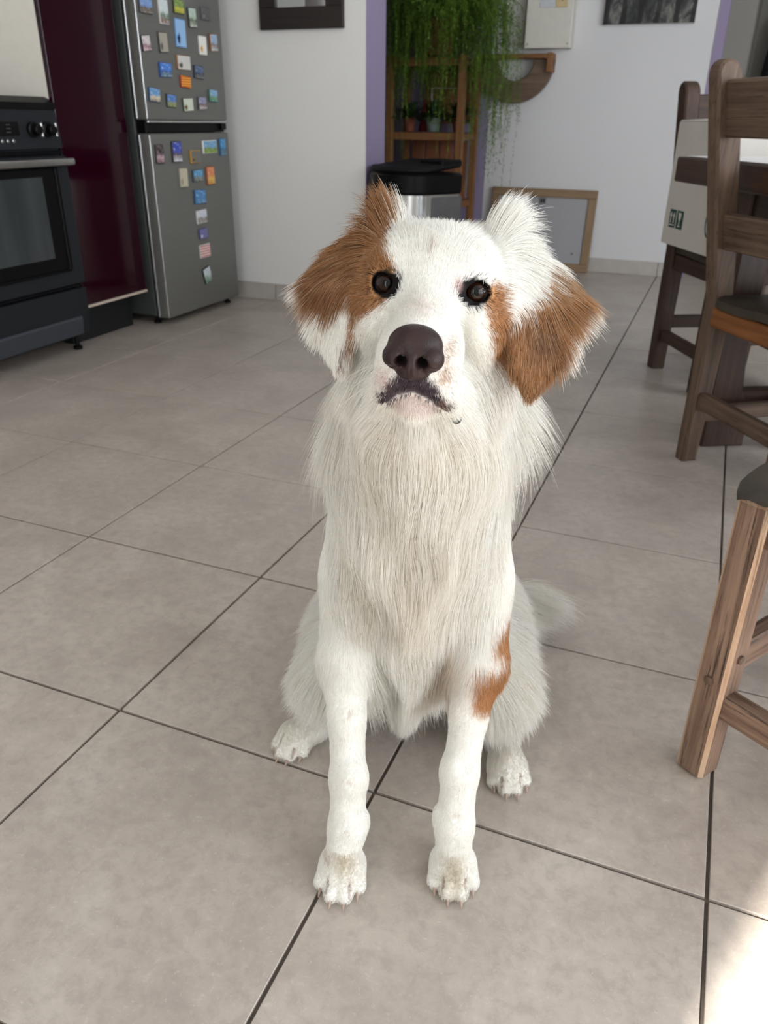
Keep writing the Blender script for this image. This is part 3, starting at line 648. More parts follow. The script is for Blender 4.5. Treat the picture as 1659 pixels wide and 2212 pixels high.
def leather_pad(c, x0, x1, y0, y1, z, th=.022, flap=None, seed=1):
    """soft leather seat: a grid sheet with thickness, corners drooping"""
    R = random.Random(seed); nx, ny = 20, 20; b = NB(); top = []; bot = []
    for i in range(nx + 1):
        rt = []; rb = []
        for j in range(ny + 1):
            u, v = i / nx, j / ny; x, y = x0 + (x1 - x0) * u, y0 + (y1 - y0) * v
            rc = .055; qx, qy = max(x0 + rc - x, x - x1 + rc, 0), max(y0 + rc - y, y - y1 + rc, 0); ql = math.hypot(qx, qy)
            if qx > 0 and qy > 0:
                kk = max(qx, qy) / ql; x += (1 - kk) * (qx if x < (x0 + x1) / 2 else -qx); y += (1 - kk) * (qy if y < (y0 + y1) / 2 else -qy)
            e = min(u, 1 - u, v, 1 - v); zz = z + .010 * math.sin(PI * u) * math.sin(PI * v) + .003 * math.sin(9 * u + 5 * v + seed)
            dr = 0
            if flap:
                fu, fv, amt = flap
                dd = math.hypot((u - fu), (v - fv)); dr = amt * max(0, 1 - dd / .22) ** 1.4
            edge = .006 * max(0, 1 - e / .06) ** 2
            rt.append(b.verts.new((x, y, zz - dr - edge))); rb.append(b.verts.new((x, y, zz - th * (1 - .5 * (dr > .006)) - dr * .95)))
        top.append(rt); bot.append(rb)
    for i in range(nx):
        for j in range(ny):
            b.faces.new((top[i][j], top[i + 1][j], top[i + 1][j + 1], top[i][j + 1])); b.faces.new((bot[i][j + 1], bot[i + 1][j + 1], bot[i + 1][j], bot[i][j]))
    for i in range(nx):
        for j in (0, ny): b.faces.new((top[i][j], top[i + 1][j], bot[i + 1][j], bot[i][j]))
    for j in range(ny):
        for i in (0, nx): b.faces.new((top[i][j], top[i][j + 1], bot[i][j + 1], bot[i][j]))
    bmesh.ops.recalc_face_normals(b, faces=b.faces)
    return obj('leather_seat', b, M['leather'], c, True, 55)
# the chair seen from behind, at the table's long side
cB = make_chair('rustic_chair', 'brown oak ladder-back chair seen from behind with round topped post, pushed to the table', (.311, 1.512, 0), math.atan2(-.81, .58), OAK)
leather_pad(cB, .02, .38, -.004, .40, .466, .026, seed=2)
# the chair at the table head that carries the carton
cA = make_chair('rustic_chair', 'dark oak chair at the table head carrying the white cardboard box', (.493, 2.658, 0), math.atan2(.48, .88) + PI, DARK, W=.40, post=(.055, .068))
leather_pad(cA, .01, .39, .02, .41, .466, .026, seed=4)

# the near chair: front leg, stretchers and the leather corner hanging over it
cC = make_chair('rustic_chair', 'worn brown oak chair nearest the camera with dark leather seat corner curling over its leg', (.732, .008, 0), math.atan2(.84, .54), WORN, post=(.045, .066), seat_z=.452)
leather_pad(cC, -.016, .39, .03, .416, .474, .012, flap=(0, 1, .022), seed=6)
for v in [ch for ch in cC.children if ch.name.startswith('leg')]:
    pass
M['peg'] = plain('peg_end_grain', srgb(92, 72, 58), .7, var=.25, scale=90)
for (x, y, z, ax) in ((-.001, .378, .175, 'x'), (.022, .3545, .215, 'y')):
    b = NB(); lathe(b, [(.0065, 0), (.0065, .003), (.003, .0045)], 12)
    bmesh.ops.rotate(b, verts=b.verts, cent=(0, 0, 0), matrix=Matrix.Rotation(-PI / 2, 3, 'Y') if ax == 'x' else Matrix.Rotation(PI / 2, 3, 'X')); bmesh.ops.translate(b, verts=b.verts, vec=(x, y, z))
    obj('peg', b, M['peg'], cC)

# dining table
tb = thing('dining_table', 'dark heavy wooden dining table standing behind the ladder-back chair', 'table', (.164, 1.874, 0), math.atan2(-.886, .463))
# local x runs along the long side, local y across the top
TW = {a: wood_mat('dark_table_wood_%s' % a, a, srgb(40, 27, 21), srgb(58, 41, 32), srgb(80, 58, 45), rough=.4, crack=.35) for a in 'xyz'}
for k in range(5):
    b = NB(); box(b, (.80, .085 + k * .17, .747), (1.6, .169, .066), .004); obj('top_plank', b, TW['x'], tb)
for y in (.10, .75):
    b = NB(); box(b, (.80, y, .668), (1.35, .03, .09), .003); obj('apron', b, TW['x'], tb)
for x in (.27, 1.33):
    b = NB(); prism(b, [(.075, .0), (.205, .0), (.205, .10), (.17, .17), (.155, .30), (.165, .60), (.20, .715), (.075, .715)], 'x', x, x + .055, .004); obj('leg_plank', b, TW['z'], tb)
    b = NB(); prism(b, [(.775, .0), (.645, .0), (.645, .10), (.68, .17), (.695, .30), (.685, .60), (.65, .715), (.775, .715)], 'x', x, x + .055, .004); obj('leg_plank', b, TW['z'], tb)
    b = NB(); box(b, (x + .027, .425, .145), (.04, .52, .055), .004); obj('foot_beam', b, TW['y'], tb)
b = NB(); box(b, (.83, .425, .40), (1.02, .03, .10), .004); obj('long_stretcher', b, TW['x'], tb)
b = NB()  # added white sheet, its colour imitates window glare on the polished tabletop
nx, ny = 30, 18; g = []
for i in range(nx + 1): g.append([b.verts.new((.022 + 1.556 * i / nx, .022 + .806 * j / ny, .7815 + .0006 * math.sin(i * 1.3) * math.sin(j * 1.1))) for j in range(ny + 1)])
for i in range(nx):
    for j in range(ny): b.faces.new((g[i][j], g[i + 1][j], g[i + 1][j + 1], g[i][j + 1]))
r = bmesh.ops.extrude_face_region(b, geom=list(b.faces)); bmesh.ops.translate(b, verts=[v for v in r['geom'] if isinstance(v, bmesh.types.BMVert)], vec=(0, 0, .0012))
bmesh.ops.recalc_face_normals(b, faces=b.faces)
cl = obj('table_glare_sheet', b, plain('white_table_glare', (.78, .78, .79, 1), .3, var=.02), None, True, 40); cl.matrix_world = tb.matrix_basis.copy(); cl.location = tb.location; cl.rotation_euler = tb.rotation_euler
tag(cl, 'added white sheet on the dark dining table imitating window glare on its polished top', 'glare sheet')

# white cardboard box on the far chair
M['carton'] = plain('white_cardboard', srgb(196, 192, 184), .75, var=.05, scale=7)
M['ink'] = plain('dark_green_ink', srgb(22, 66, 58), .7)
bx = thing('cardboard_box', 'white cardboard box with dark green handling symbols on the dark chair seat', 'box', cA.location, cA.rotation_euler.z)
bx0, bx1, by0, by1, bz0, bz1 = .10, .445, .045, .395, .478, .872
th = .005
bx.location = (cA.location.x, cA.location.y, 0)
b = NB()
box(b, (bx1 - th / 2, (by0 + by1) / 2, (bz0 + bz1) / 2), (th, by1 - by0, bz1 - bz0), .001); box(b, (bx0 + th / 2, (by0 + by1) / 2, (bz0 + bz1) / 2), (th, by1 - by0, bz1 - bz0), .001)
box(b, ((bx0 + bx1) / 2, by0 + th / 2, (bz0 + bz1) / 2), (bx1 - bx0 - 2 * th, th, bz1 - bz0), .001); box(b, ((bx0 + bx1) / 2, by1 - th / 2, (bz0 + bz1) / 2), (bx1 - bx0 - 2 * th, th, bz1 - bz0), .001)
box(b, ((bx0 + bx1) / 2, (by0 + by1) / 2, bz0 + th / 2), (bx1 - bx0 - 2 * th, by1 - by0 - 2 * th, th))
obj('carton', b, M['carton'], bx)
for (cx, ang) in ((bx1 - .085, .05), (bx0 + .085, -.06)):
    b = NB(); box(b, (cx, (by0 + by1) / 2, bz1 + .003), (.165, by1 - by0 - .004, .004), .001); bmesh.ops.rotate(b, verts=b.verts, cent=(cx + (.085 if ang > 0 else -.085), 0, bz1), matrix=Matrix.Rotation(ang, 3, 'Y')); obj('flap', b, M['carton'], bx)
# symbols on the visible side (x = bx1): this-way-up arrows, wine glass, an oval seal
def mark(polys, y, z, s, mat, off=.0012, name='symbol'):
    b = NB()
    for p in polys:
        vs = [b.verts.new((bx1 + off, y + q[0] * s, z + q[1] * s)) for q in p]; b.faces.new(vs)
    bmesh.ops.recalc_face_normals(b, faces=b.faces)
    r = bmesh.ops.extrude_face_region(b, geom=list(b.faces)); bmesh.ops.translate(b, verts=[v for v in r['geom'] if isinstance(v, bmesh.types.BMVert)], vec=(-.0008, 0, 0)); bmesh.ops.recalc_face_normals(b, faces=b.faces)
    return obj(name, b, mat, bx)
sq = [[(-.5, -.62), (.5, -.62), (.5, .62), (-.5, .62)]]
def arrow(x): return [[(x - .06, -.32), (x + .06, -.32), (x + .06, .15), (x - .06, .15)], [(x - .17, .15), (x + .17, .15), (x, .45)]]
mark(sq, by0 + .066, bz0 + .088, .048, M['ink']); mark(arrow(-.22) + arrow(.22) + [[(-.4, -.48), (.4, -.48), (.4, -.40), (-.4, -.40)]], by0 + .066, bz0 + .088, .048, M['carton'], .0022)
mark(sq, by0 + .122, bz0 + .088, .048, M['ink'])
mark([[(-.22, .48), (.22, .48), (.16, .05), (.05, -.05), (-.05, -.05), (-.16, .05)], [(-.045, -.05), (.045, -.05), (.045, -.40), (-.045, -.40)], [(-.2, -.48), (.2, -.48), (.2, -.40), (-.2, -.40)]], by0 + .122, bz0 + .088, .048, M['carton'], .0022)
ring = []
for k in range(16):
    a0, a1 = 2 * PI * k / 16, 2 * PI * (k + 1) / 16
    ring.append([(.42 * math.cos(a0), .62 * math.sin(a0)), (.42 * math.cos(a1), .62 * math.sin(a1)), (.34 * math.cos(a1), .52 * math.sin(a1)), (.34 * math.cos(a0), .52 * math.sin(a0))])
for k in range(3):
    a = PI / 2 + k * 2 * PI / 3; ring.append([(.2 * math.cos(a - .5), .3 * math.sin(a - .5)), (.2 * math.cos(a + .5), .3 * math.sin(a + .5)), (.12 * math.cos(a + .4), .18 * math.sin(a + .4)), (.12 * math.cos(a - .4), .18 * math.sin(a - .4))])
mark(ring, by0 + .335, bz0 + .10, .075, M['ink'])

# ------------------------------------------------------------------ the dog: one smooth-blended distance field -> one continuous body mesh
import openvdb
HO = np.array([.10676, -.14863, .74311])
HR = np.array([[.9765, .2149, .0151], [.2105, -.9668, .1452], [-.0458, .1386, .9893]])     # head axes: x = viewer's right, y = nose, z = crown
DO = np.array([.0135, .079, 0.0]); DA = np.array([.954, .301, 0]); DF = np.array([.301, -.954, 0]); DZ = np.array([0, 0, 1.0])
DM = np.stack([DA, DF, DZ], 1)
def HW(p): return HO + np.asarray(p, float) @ HR.T
def HL(P): return (P - HO) @ HR
def DW(p): return DO + np.asarray(p, float) @ DM.T
def DL(P): return (P - DO) @ DM
class Field:
    def __init__(s, lo, hi, h):
        s.lo = np.array(lo, float); s.h = h; s.n = np.ceil((np.array(hi) - s.lo) / h).astype(int) + 1
        s.v = np.full(s.n, .06, np.float32)
    def region(s, lo, hi, pad):
        a = np.clip(np.floor((np.minimum(lo, hi) - pad - s.lo) / s.h).astype(int), 0, s.n - 1); b = np.clip(np.ceil((np.maximum(lo, hi) + pad - s.lo) / s.h).astype(int) + 1, 1, s.n)
        ax = [s.lo[k] + s.h * np.arange(a[k], b[k]) for k in range(3)]
        G = np.stack(np.meshgrid(*ax, indexing='ij'), -1)
        return tuple(slice(a[k], b[k]) for k in range(3)), G
    def put(s, sl, d, k, mode='add'):
        A = s.v[sl]; d = d.astype(np.float32)
        if mode == 'add': h = np.clip(.5 + .5 * (A - d) / k, 0, 1); s.v[sl] = A * (1 - h) + d * h - k * h * (1 - h)
        else: h = np.clip(.5 - .5 * (A + d) / k, 0, 1); s.v[sl] = A * (1 - h) - d * h + k * h * (1 - h)
    def ell(s, c, r, M=None, k=.02, mode='add'):
        c = np.asarray(c, float); r = np.asarray(r, float); R = max(r)
        sl, G = s.region(c - R, c + R, .05); q = G - c
        if M is not None: q = q @ M
        k0 = np.sqrt(((q / r) ** 2).sum(-1)); k1 = np.sqrt(((q / r ** 2) ** 2).sum(-1)) + 1e-9
        s.put(sl, k0 * (k0 - 1) / k1, k, mode)
    def cone(s, a, ra, b, rb, k=.02, mode='add'):
        a = np.asarray(a, float); b = np.asarray(b, float)
        sl, G = s.region(np.minimum(a - ra, b - rb), np.maximum(a + ra, b + rb), .05)
        ba = b - a; t = np.clip(((G - a) @ ba) / (ba @ ba), 0, 1)
        s.put(sl, np.sqrt(((G - a - t[..., None] * ba) ** 2).sum(-1)) - (ra + (rb - ra) * t), k, mode)
    def tri(s, a, b, c, r, k=.006):
        a, b, c = (np.asarray(x, float) for x in (a, b, c))
        sl, P = s.region(np.minimum(np.minimum(a, b), c) - r, np.maximum(np.maximum(a, b), c) + r, .03)
        n = np.cross(b - a, c - a); nn = n @ n
        w_ = P - a; g = ((np.cross(b - a, w_) @ n) / nn, (np.cross(w_, c - a) @ n) / nn)     # barycentric
        ga, be = g[0], g[1]; inside = (ga >= 0) & (be >= 0) & (ga + be <= 1)
        pl = np.abs(w_ @ n) / math.sqrt(nn)
        def sg(p, q):
            e = q - p; t = np.clip(((P - p) @ e) / (e @ e), 0, 1); return np.sqrt(((P - p - t[..., None] * e) ** 2).sum(-1))
        d = np.where(inside, pl, np.minimum(np.minimum(sg(a, b), sg(b, c)), sg(c, a)))
        s.put(sl, d - r, k)
    def mesh(s, name):
        g = openvdb.FloatGrid(.06); g.copyFromArray(np.ascontiguousarray(s.v)); p, q = g.convertToQuads(isovalue=0.0)
        V = p.astype(np.float64) * s.h + s.lo
        me = bpy.data.meshes.new(name); me.vertices.add(len(V)); me.vertices.foreach_set('co', V.ravel().astype(np.float32))
        me.loops.add(len(q) * 4); me.loops.foreach_set('vertex_index', np.asarray(q)[:, ::-1].ravel().astype(np.int32))
        me.polygons.add(len(q)); me.polygons.foreach_set('loop_start', np.arange(0, len(q) * 4, 4, dtype=np.int32))
        me.update(calc_edges=True); me.polygons.foreach_set('use_smooth', [True] * len(me.polygons)); me.validate()
        return me, V, np.asarray(q)[:, ::-1]
def smooth_mesh(V, Q, n, lam=.5):
    for _ in range(n):
        acc = np.zeros_like(V); cnt = np.zeros(len(V))
        for k in range(4):
            i, j = Q[:, k], Q[:, (k + 1) % 4]
            np.add.at(acc, i, V[j]); np.add.at(cnt, i, 1)
        V = V + lam * (acc / np.maximum(cnt, 1)[:, None] - V)
    return V
VOX = .003
F_ = Field((-.26, -.30, -.012), (.36, .52, .83), VOX)
A0 = .012
def both(f):
    for s in (-1, 1): f(s)
D = lambda a, b, z: DW((a + A0, b, z))
# trunk
F_.ell(D(0, .02, .42), (.092, .120, .150), DM, .03)
F_.ell(D(0, .085, .475), (.076, .070, .110), DM, .04)
F_.ell(D(0, -.09, .33), (.098, .125, .145), DM, .04)
F_.ell(D(0, -.21, .155), (.100, .125, .140), DM, .05)
F_.ell(D(0, .02, .285), (.078, .090, .085), DM, .04)
F_.ell(D(0, -.06, .20), (.080, .11, .095), DM, .04)
F_.cone(D(0, .045, .52), .086, HW((0, -.075, -.035)), .062, .05)
F_.cone(D(0, .10, .50), .060, HW((0, -.035, -.085)), .038, .05)
both(lambda s: F_.ell(D(s * .074, .05, .385), (.038, .068, .090), DM, .03))
both(lambda s: F_.cone(D(s * .078, .07, .36), .036, D(s * .083, .10, .262), .032, .03))
# forelegs and paws
LEGS = {-1: [(-.072, .105, .262, .033), (-.0655, .145, .200, .0205), (-.060, .180, .135, .0205), (-.059, .198, .072, .0215), (-.064, .212, .036, .0215)],
        1: [(.094, .100, .268, .034), (.085, .140, .212, .0205), (.0775, .170, .148, .0205), (.074, .190, .082, .0220), (.075, .198, .038, .0220)]}
CLAWS = []; GROOVES = []
def paw(a, b, z, s, ang, sc=1.0):
    ca, sa = math.cos(ang), math.sin(ang)
    def L(u, v, w_): return DW((a + (u * ca + v * sa) * sc, b + (-u * sa + v * ca) * sc, w_ * sc))
    F_.ell(L(0, 0, .021), (.029 * sc, .034 * sc, .019 * sc), DM, .012)
    for u, v, r in ((-.0225, .018, .0098), (-.0080, .033, .0105), (.0080, .033, .0105), (.0225, .018, .0098)):
        F_.cone(L(u * .8, v - .026, .023), r * .95 * sc, L(u, v, .0115), r * sc, .0035)
        CLAWS.append((L(u * 1.03, v + .0085, .0085), L(u * 1.08, v + .0175, .0035), .0026 * sc))
    for u, v in ((-.0155, .034), (0, .044), (.0155, .034)):
        GROOVES.append((L(u, v + .004, .012), L(u * .74, v - .012, .030)))
        F_.cone(L(u, v + .004, .012), .0026, L(u * .72, v - .020, .0345), .0016, .003, 'sub')
for s in (-1, 1):
    P = LEGS[s]
    for p, q in zip(P[:-1], P[1:]): F_.cone(DW(p[:3]), p[3], DW(q[:3]), q[3], .012)
    F_.ell(DW((P[2][0] - s * .006, P[2][1] + .006, P[2][2] + .008)), (.0150, .016, .022), DM, .012)
    F_.ell(DW((P[3][0] - s * .0205, P[3][1] - .002, P[3][2] + .010)), (.0055, .008, .010), DM, .008)
paw(-.064, .216, 0, -1, -.04); paw(.0755, .200, 0, 1, .05)
# haunches and hind feet
both(lambda s: F_.cone(D(s * .075, -.20, .165), .085, D(s * .112, -.035, .135), .050, .04))
both(lambda s: F_.cone(D(s * .112, -.035, .130), .046, D(s * .125, -.10, .050), .030, .03))
both(lambda s: F_.cone(D(s * .128, -.12, .040), .026, D(s * (.150 if s < 0 else .138), -.03, .030), .022, .02))
F_.cone(D(-.150, -.03, .030), .022, DW((-.160, -.012, .024)), .020, .015); F_.cone(D(.138, -.03, .032), .022, DW((.152, .022, .026)), .021, .015)
paw(-.165, -.010, 0, -1, -.34, .95); paw(.155, .024, 0, 1, .10, .98)
F_.ell(D(-.012, -.005, .095), (.022, .03, .030), DM, .02)
# tail lying behind to the right
TAIL = [D(.02, -.31, .07), D(.08, -.345, .055), D(.125, -.345, .060), D(.165, -.33, .080), D(.19, -.32, .098)]
for p, q, r0, r1 in zip(TAIL[:-1], TAIL[1:], (.034, .026, .021, .016), (.026, .021, .016, .008)): F_.cone(p, r0, q, r1, .02)
# head
def HE(c, r, k=.012, mode='add'): F_.ell(HW(c), r, HR, k, mode)
def HC(a, ra, b_, rb, k=.012, mode='add'): F_.cone(HW(a), ra, HW(b_), rb, k, mode)
HE((0, -.050, -.004), (.060, .066, .054)); HE((0, -.020, .006), (.047, .040, .037))
both(lambda s: HE((s * .031, -.008, .016), (.019, .018, .016)))
both(lambda s: HE((s * .041, -.032, -.024), (.024, .042, .034)))
HC((0, -.004, -.010), .025, (0, .058, -.034), .0175)
HE((0, .028, -.046), (.0320, .050, .031), .008); HE((0, .048, -.052), (.0300, .026, .0250), .008)
both(lambda s: HC((s * .0165, .052, -.068), .0150, (s * .0255, .014, -.083), .0180, .008))
HC((0, .044, -.0865), .0125, (0, -.03, -.085), .030, .008)
HC((0, -.02, -.078), .034, (0, -.07, -.06), .05)
# mouth crease
MO = [(-.0275, .030, -.0965), (-.0225, .052, -.0880), (-.012, .066, -.0765), (0, .070, -.0725), (.012, .066, -.0765), (.0225, .052, -.0880), (.0275, .030, -.0965)]
for p, q in zip(MO[:-1], MO[1:]): HC(p, .0016, q, .0016, .003, 'sub')
HC((0, .078, -.060), .0010, (0, .0745, -.074), .0010, .003, 'sub')
HE((0, .084, -.045), (.0175, .0175, .0165), .004, 'sub')
# eyes: sockets and lids
EYE = [np.array((s * .0358, -.0025, .0004)) for s in (-1, 1)]
for e in EYE:
    s = math.copysign(1, e[0]); ax = np.array((s * .30, .95, .05)); ax /= np.linalg.norm(ax); u = np.cross(ax, (0, 0, 1)); u /= np.linalg.norm(u); v = np.cross(u, ax)
    c = e + ax * .0062
    HE(tuple(e - ax * .003), (.0160, .0150, .0145), .010)
    for k in range(14):
        t0, t1 = 2 * PI * k / 14, 2 * PI * (k + 1) / 14
        p = [c + u * .0110 * math.cos(t) + v * .0088 * math.sin(t) - ax * .0022 * abs(math.cos(t)) for t in (t0, t1)]
        HC(p[0], .0020, p[1], .0020, .003)
    HE(tuple(e + ax * .006), (.0104, .0125, .0081), .0015, 'sub')
# ears: curved flaps built from sheets
EAR = {}
for s, pts in ((-1, [(-.046, -.060, .046), (-.084, -.066, .022), (-.116, -.056, -.010), (-.100, -.042, -.046), (-.076, -.028, -.078), (-.066, -.022, -.048), (-.0635, -.024, -.012), (-.086, -.040, -.012)]),
               (1, [(.048, -.060, .046), (.088, -.066, .024), (.124, -.056, -.004), (.116, -.042, -.040), (.091, -.028, -.080), (.076, -.022, -.058), (.0665, -.024, -.016), (.094, -.040, -.012)])):
    W_ = [HW(p) for p in pts]; EAR[s] = pts
    for i in range(7): F_.tri(W_[7], W_[i], W_[(i + 1) % 7], .0042, .006)
    F_.cone(W_[0], .012, W_[6], .010, .014)
body_me, BV, BQ = F_.mesh('dog')
FIELD_V = F_.v; FIELD_LO = F_.lo
BV = smooth_mesh(BV, BQ, 2, .45)
body_me.vertices.foreach_set('co', BV.ravel().astype(np.float32)); body_me.update()
body_me.update()
FUR_N = 320000

# ---- colours of the coat, evaluated at points of the body (head and body frames)
RNG = np.random.default_rng(5)
def sstep(x, a, b):
    t = np.clip((x - a) / (b - a), 0, 1); return t * t * (3 - 2 * t)
WHITE = np.array((.885, .875, .835)); CREAM = np.array((.85, .79, .67)); TAN = np.array((.42, .215, .095)); TAN2 = np.array((.29, .140, .070)); DARK = np.array((.045, .036, .040)); PINK = np.array((.62, .43, .40)); BLACK = np.array((.005, .004, .004))
def zmouth(x): return np.interp(np.abs(x), [0, .012, .0225, .0275], [-.0725, -.0765, -.088, -.0965])
def coat(P, jit=0.0):
    h = HL(P); d = DL(P); n = len(P)
    if jit: h = h + RNG.normal(0, jit, h.shape); d = d + RNG.normal(0, jit * 1.4, d.shape)
    x, y, z = h.T; r = np.hypot(x, y)
    head = (z > -.14) & (np.linalg.norm(h, axis=1) < .19)
    C = np.repeat(WHITE[None], n, 0).copy()
    def put(mask, col): 
        m = np.clip(mask, 0, 1)[:, None]; C[:] = C * (1 - m) + np.asarray(col) * m
    # cream cast of the long chest and throat hair
    long_ = sstep(d[:, 2], .30, .42) * (1 - sstep(d[:, 2], .60, .66)) * sstep(d[:, 1], .04, .12) * (1 - sstep(np.abs(d[:, 0] - A0), .05, .085))
    put(.22 * long_, CREAM)
    put(.28 * np.exp(-((d[:, 0] - A0 + .005) / .028) ** 2 - ((d[:, 2] - .44) / .06) ** 2) * sstep(d[:, 1], .05, .1), (.60, .50, .37))
    put(.55 * np.exp(-((d[:, 0] - .055) / .022) ** 2 - ((d[:, 2] - .27) / .035) ** 2) * sstep(d[:, 1], .05, .1), (.58, .42, .27))
    # viewer's left: tan eye patch, temple, upper ear
    xb = np.interp(z, [-.034, -.026, -.012, 0, .014, .024, .040, .055], [-.060, -.050, -.033, -.0255, -.0275, -.038, -.040, -.036])
    lp = head * sstep(xb - x, -.002, .003) * sstep(z, -.034, -.026) * (x > -.068)
    sheet = (y < -.008) & (y > np.interp(z, [-.09, -.03, .05], [-.047, -.060, -.090])) & (z > -.10)
    ear = head * (x < -.0635) * sheet
    te = ear * np.maximum(sstep(z - np.interp(x, [-.12, -.09, -.066], [-.030, -.022, -.016]), -.004, .004) * sstep(x, -.117, -.110), sstep(x, -.0705, -.0665) * sstep(z, -.064, -.056))
    put(lp, TAN); put(te, TAN)
    put(te * .7 * sstep(z, -.03, .0) * (1 - sstep(z, .0, .03)), TAN2); put(lp * sstep(y, -.02, -.045) * .35, TAN2)
    for (sx, sz, rr) in ((-.073, -.058, .0030), (-.0755, -.074, .0028)): put(ear * (1 - sstep(np.hypot(x - sx, (z - sz) * .7), rr * .7, rr * 1.2)), (.24, .14, .11))
    # viewer's right: small tan patch at the eye corner, tan ear with white root and rim
    t = np.clip((-.002 - z) / .040, 0, 1); sx = .0515 + .013 * t
    put(head * (x > .03) * (y > -.06) * (1 - sstep(np.hypot(x - sx, np.maximum(0, np.maximum(z + .001, -.046 - z))), .005, .012)), TAN * 1.15)
    er = head * (x > .0655) * sheet
    lim = np.interp(z, [-.03, .0, .03, .05], [.0655, .080, .093, .105])
    tr = er * sstep(x - lim, -.004, .005) * (1 - sstep(x - np.interp(z, [-.05, -.02, .0, .02], [.114, .120, .127, .134]), -.003, .004))
    put(tr, TAN); put(tr * .55 * (1 - sstep(z, -.085, -.03)), TAN * .8); put(tr * .55 * np.exp(-((x - .094) / .012) ** 2 - ((z + .025) / .018) ** 2), (.20, .12, .10)); put(tr * .45 * sstep(z, -.005, .02), (.58, .40, .25))
    # forehead speck, muzzle marks
    put(head * .5 * np.exp(-((x + .002) / .0025) ** 2 - ((z - .03) / .006) ** 2) * (y > -.03), (.45, .33, .26))
    ym = head * (y > .040)
    zm = zmouth(x)
    zt = np.interp(np.abs(x), [0, .010, .018, .027, .032], [-.056, -.059, -.067, -.081, -.09])
    put(ym * sstep(z - zm, -.004, -.001) * (1 - sstep(z - zt, -.003, .003)) * (np.abs(x) < .032), DARK * np.array((1.6, 1.5, 1.6)))
    put(ym * (1 - sstep(z - zm, -.006, -.002)) * sstep(z, -.096, -.088) * (np.abs(x) < .019) * .45, PINK)
    put(ym * .6 * np.exp(-((x + .023) / .006) ** 2 - ((z + .066) / .008) ** 2), PINK); put(ym * .7 * np.exp(-((x - .0235) / .004) ** 2 - ((z + .060) / .007) ** 2), TAN); put(ym * .6 * np.exp(-((x - .024) / .003) ** 2 - ((z + .040) / .008) ** 2), TAN)
    put(ym * .6 * np.exp(-((x - .024) / .003) ** 2 - ((z + .084) / .005) ** 2), TAN); put(head * (y > .03) * .35 * np.exp(-(x / .016) ** 2 - ((z + .012) / .007) ** 2), (.66, .55, .50))
    # eye rims and inner corners
    for e in EYE:
        dx, dz = x - e[0], z - e[2]; q = np.hypot(dx / 1.18, dz)
        put(head * (y > -.03) * (1 - sstep(q, .0106, .0120)), BLACK)
    put(head * (y > -.02) * np.exp(-((x - .0225) / .0028) ** 2 - ((z - .004) / .004) ** 2) * .9, PINK)
    # elbow patch, stained toes, faint freckles on the forelegs
    put(sstep(d[:, 0], .082 , .094) * (1 - sstep(np.sqrt(((d[:, 1] - .10) / .07) ** 2 + ((d[:, 2] - .246) / .040) ** 2), .8, 1.05)) * (d[:, 2] < .30), TAN * 1.15)
    put(sstep(d[:, 0], .100, .112) * (1 - sstep(np.sqrt(((d[:, 1] - .06) / .07) ** 2 + ((d[:, 2] - .305) / .034) ** 2), .8, 1.05)), TAN * 1.2)
    for a in (-.060, .0755):
        put((d[:, 2] < .055) * .75 * np.exp(-((d[:, 0] - a) / .016) ** 2 - ((d[:, 1] - .228) / .018) ** 2), (.52, .44, .30))
    for (a, b_, zz, rr) in ((-.068, .16, .19, .004), (-.056, .175, .15, .0035), (-.060, .15, .22, .004), (.083, .17, .17, .003), (.076, .19, .11, .0035), (-.058, .2, .085, .003), (-.082, .21, .042, .006)):
        put(.45 * (1 - sstep(np.hypot(d[:, 0] - a, d[:, 2] - zz), rr * .4, rr)) * (d[:, 1] > b_ - .02), (.40, .25, .16))
    for (a, b_) in ((-.165, .0), (.155, .03)): put((d[:, 2] < .05) * .5 * np.exp(-((d[:, 0] - a) / .035) ** 2 - ((d[:, 1] - b_) / .04) ** 2), (.58, .52, .42))
    for ga, gb in GROOVES:
        e = gb - ga; t = np.clip(((P - ga) @ e) / (e @ e), 0, 1); put(.8 * (1 - sstep(np.sqrt(((P - ga - t[:, None] * e) ** 2).sum(1)), .0018, .0034)), (.30, .20, .15))
    return np.clip(C, 0, 1)

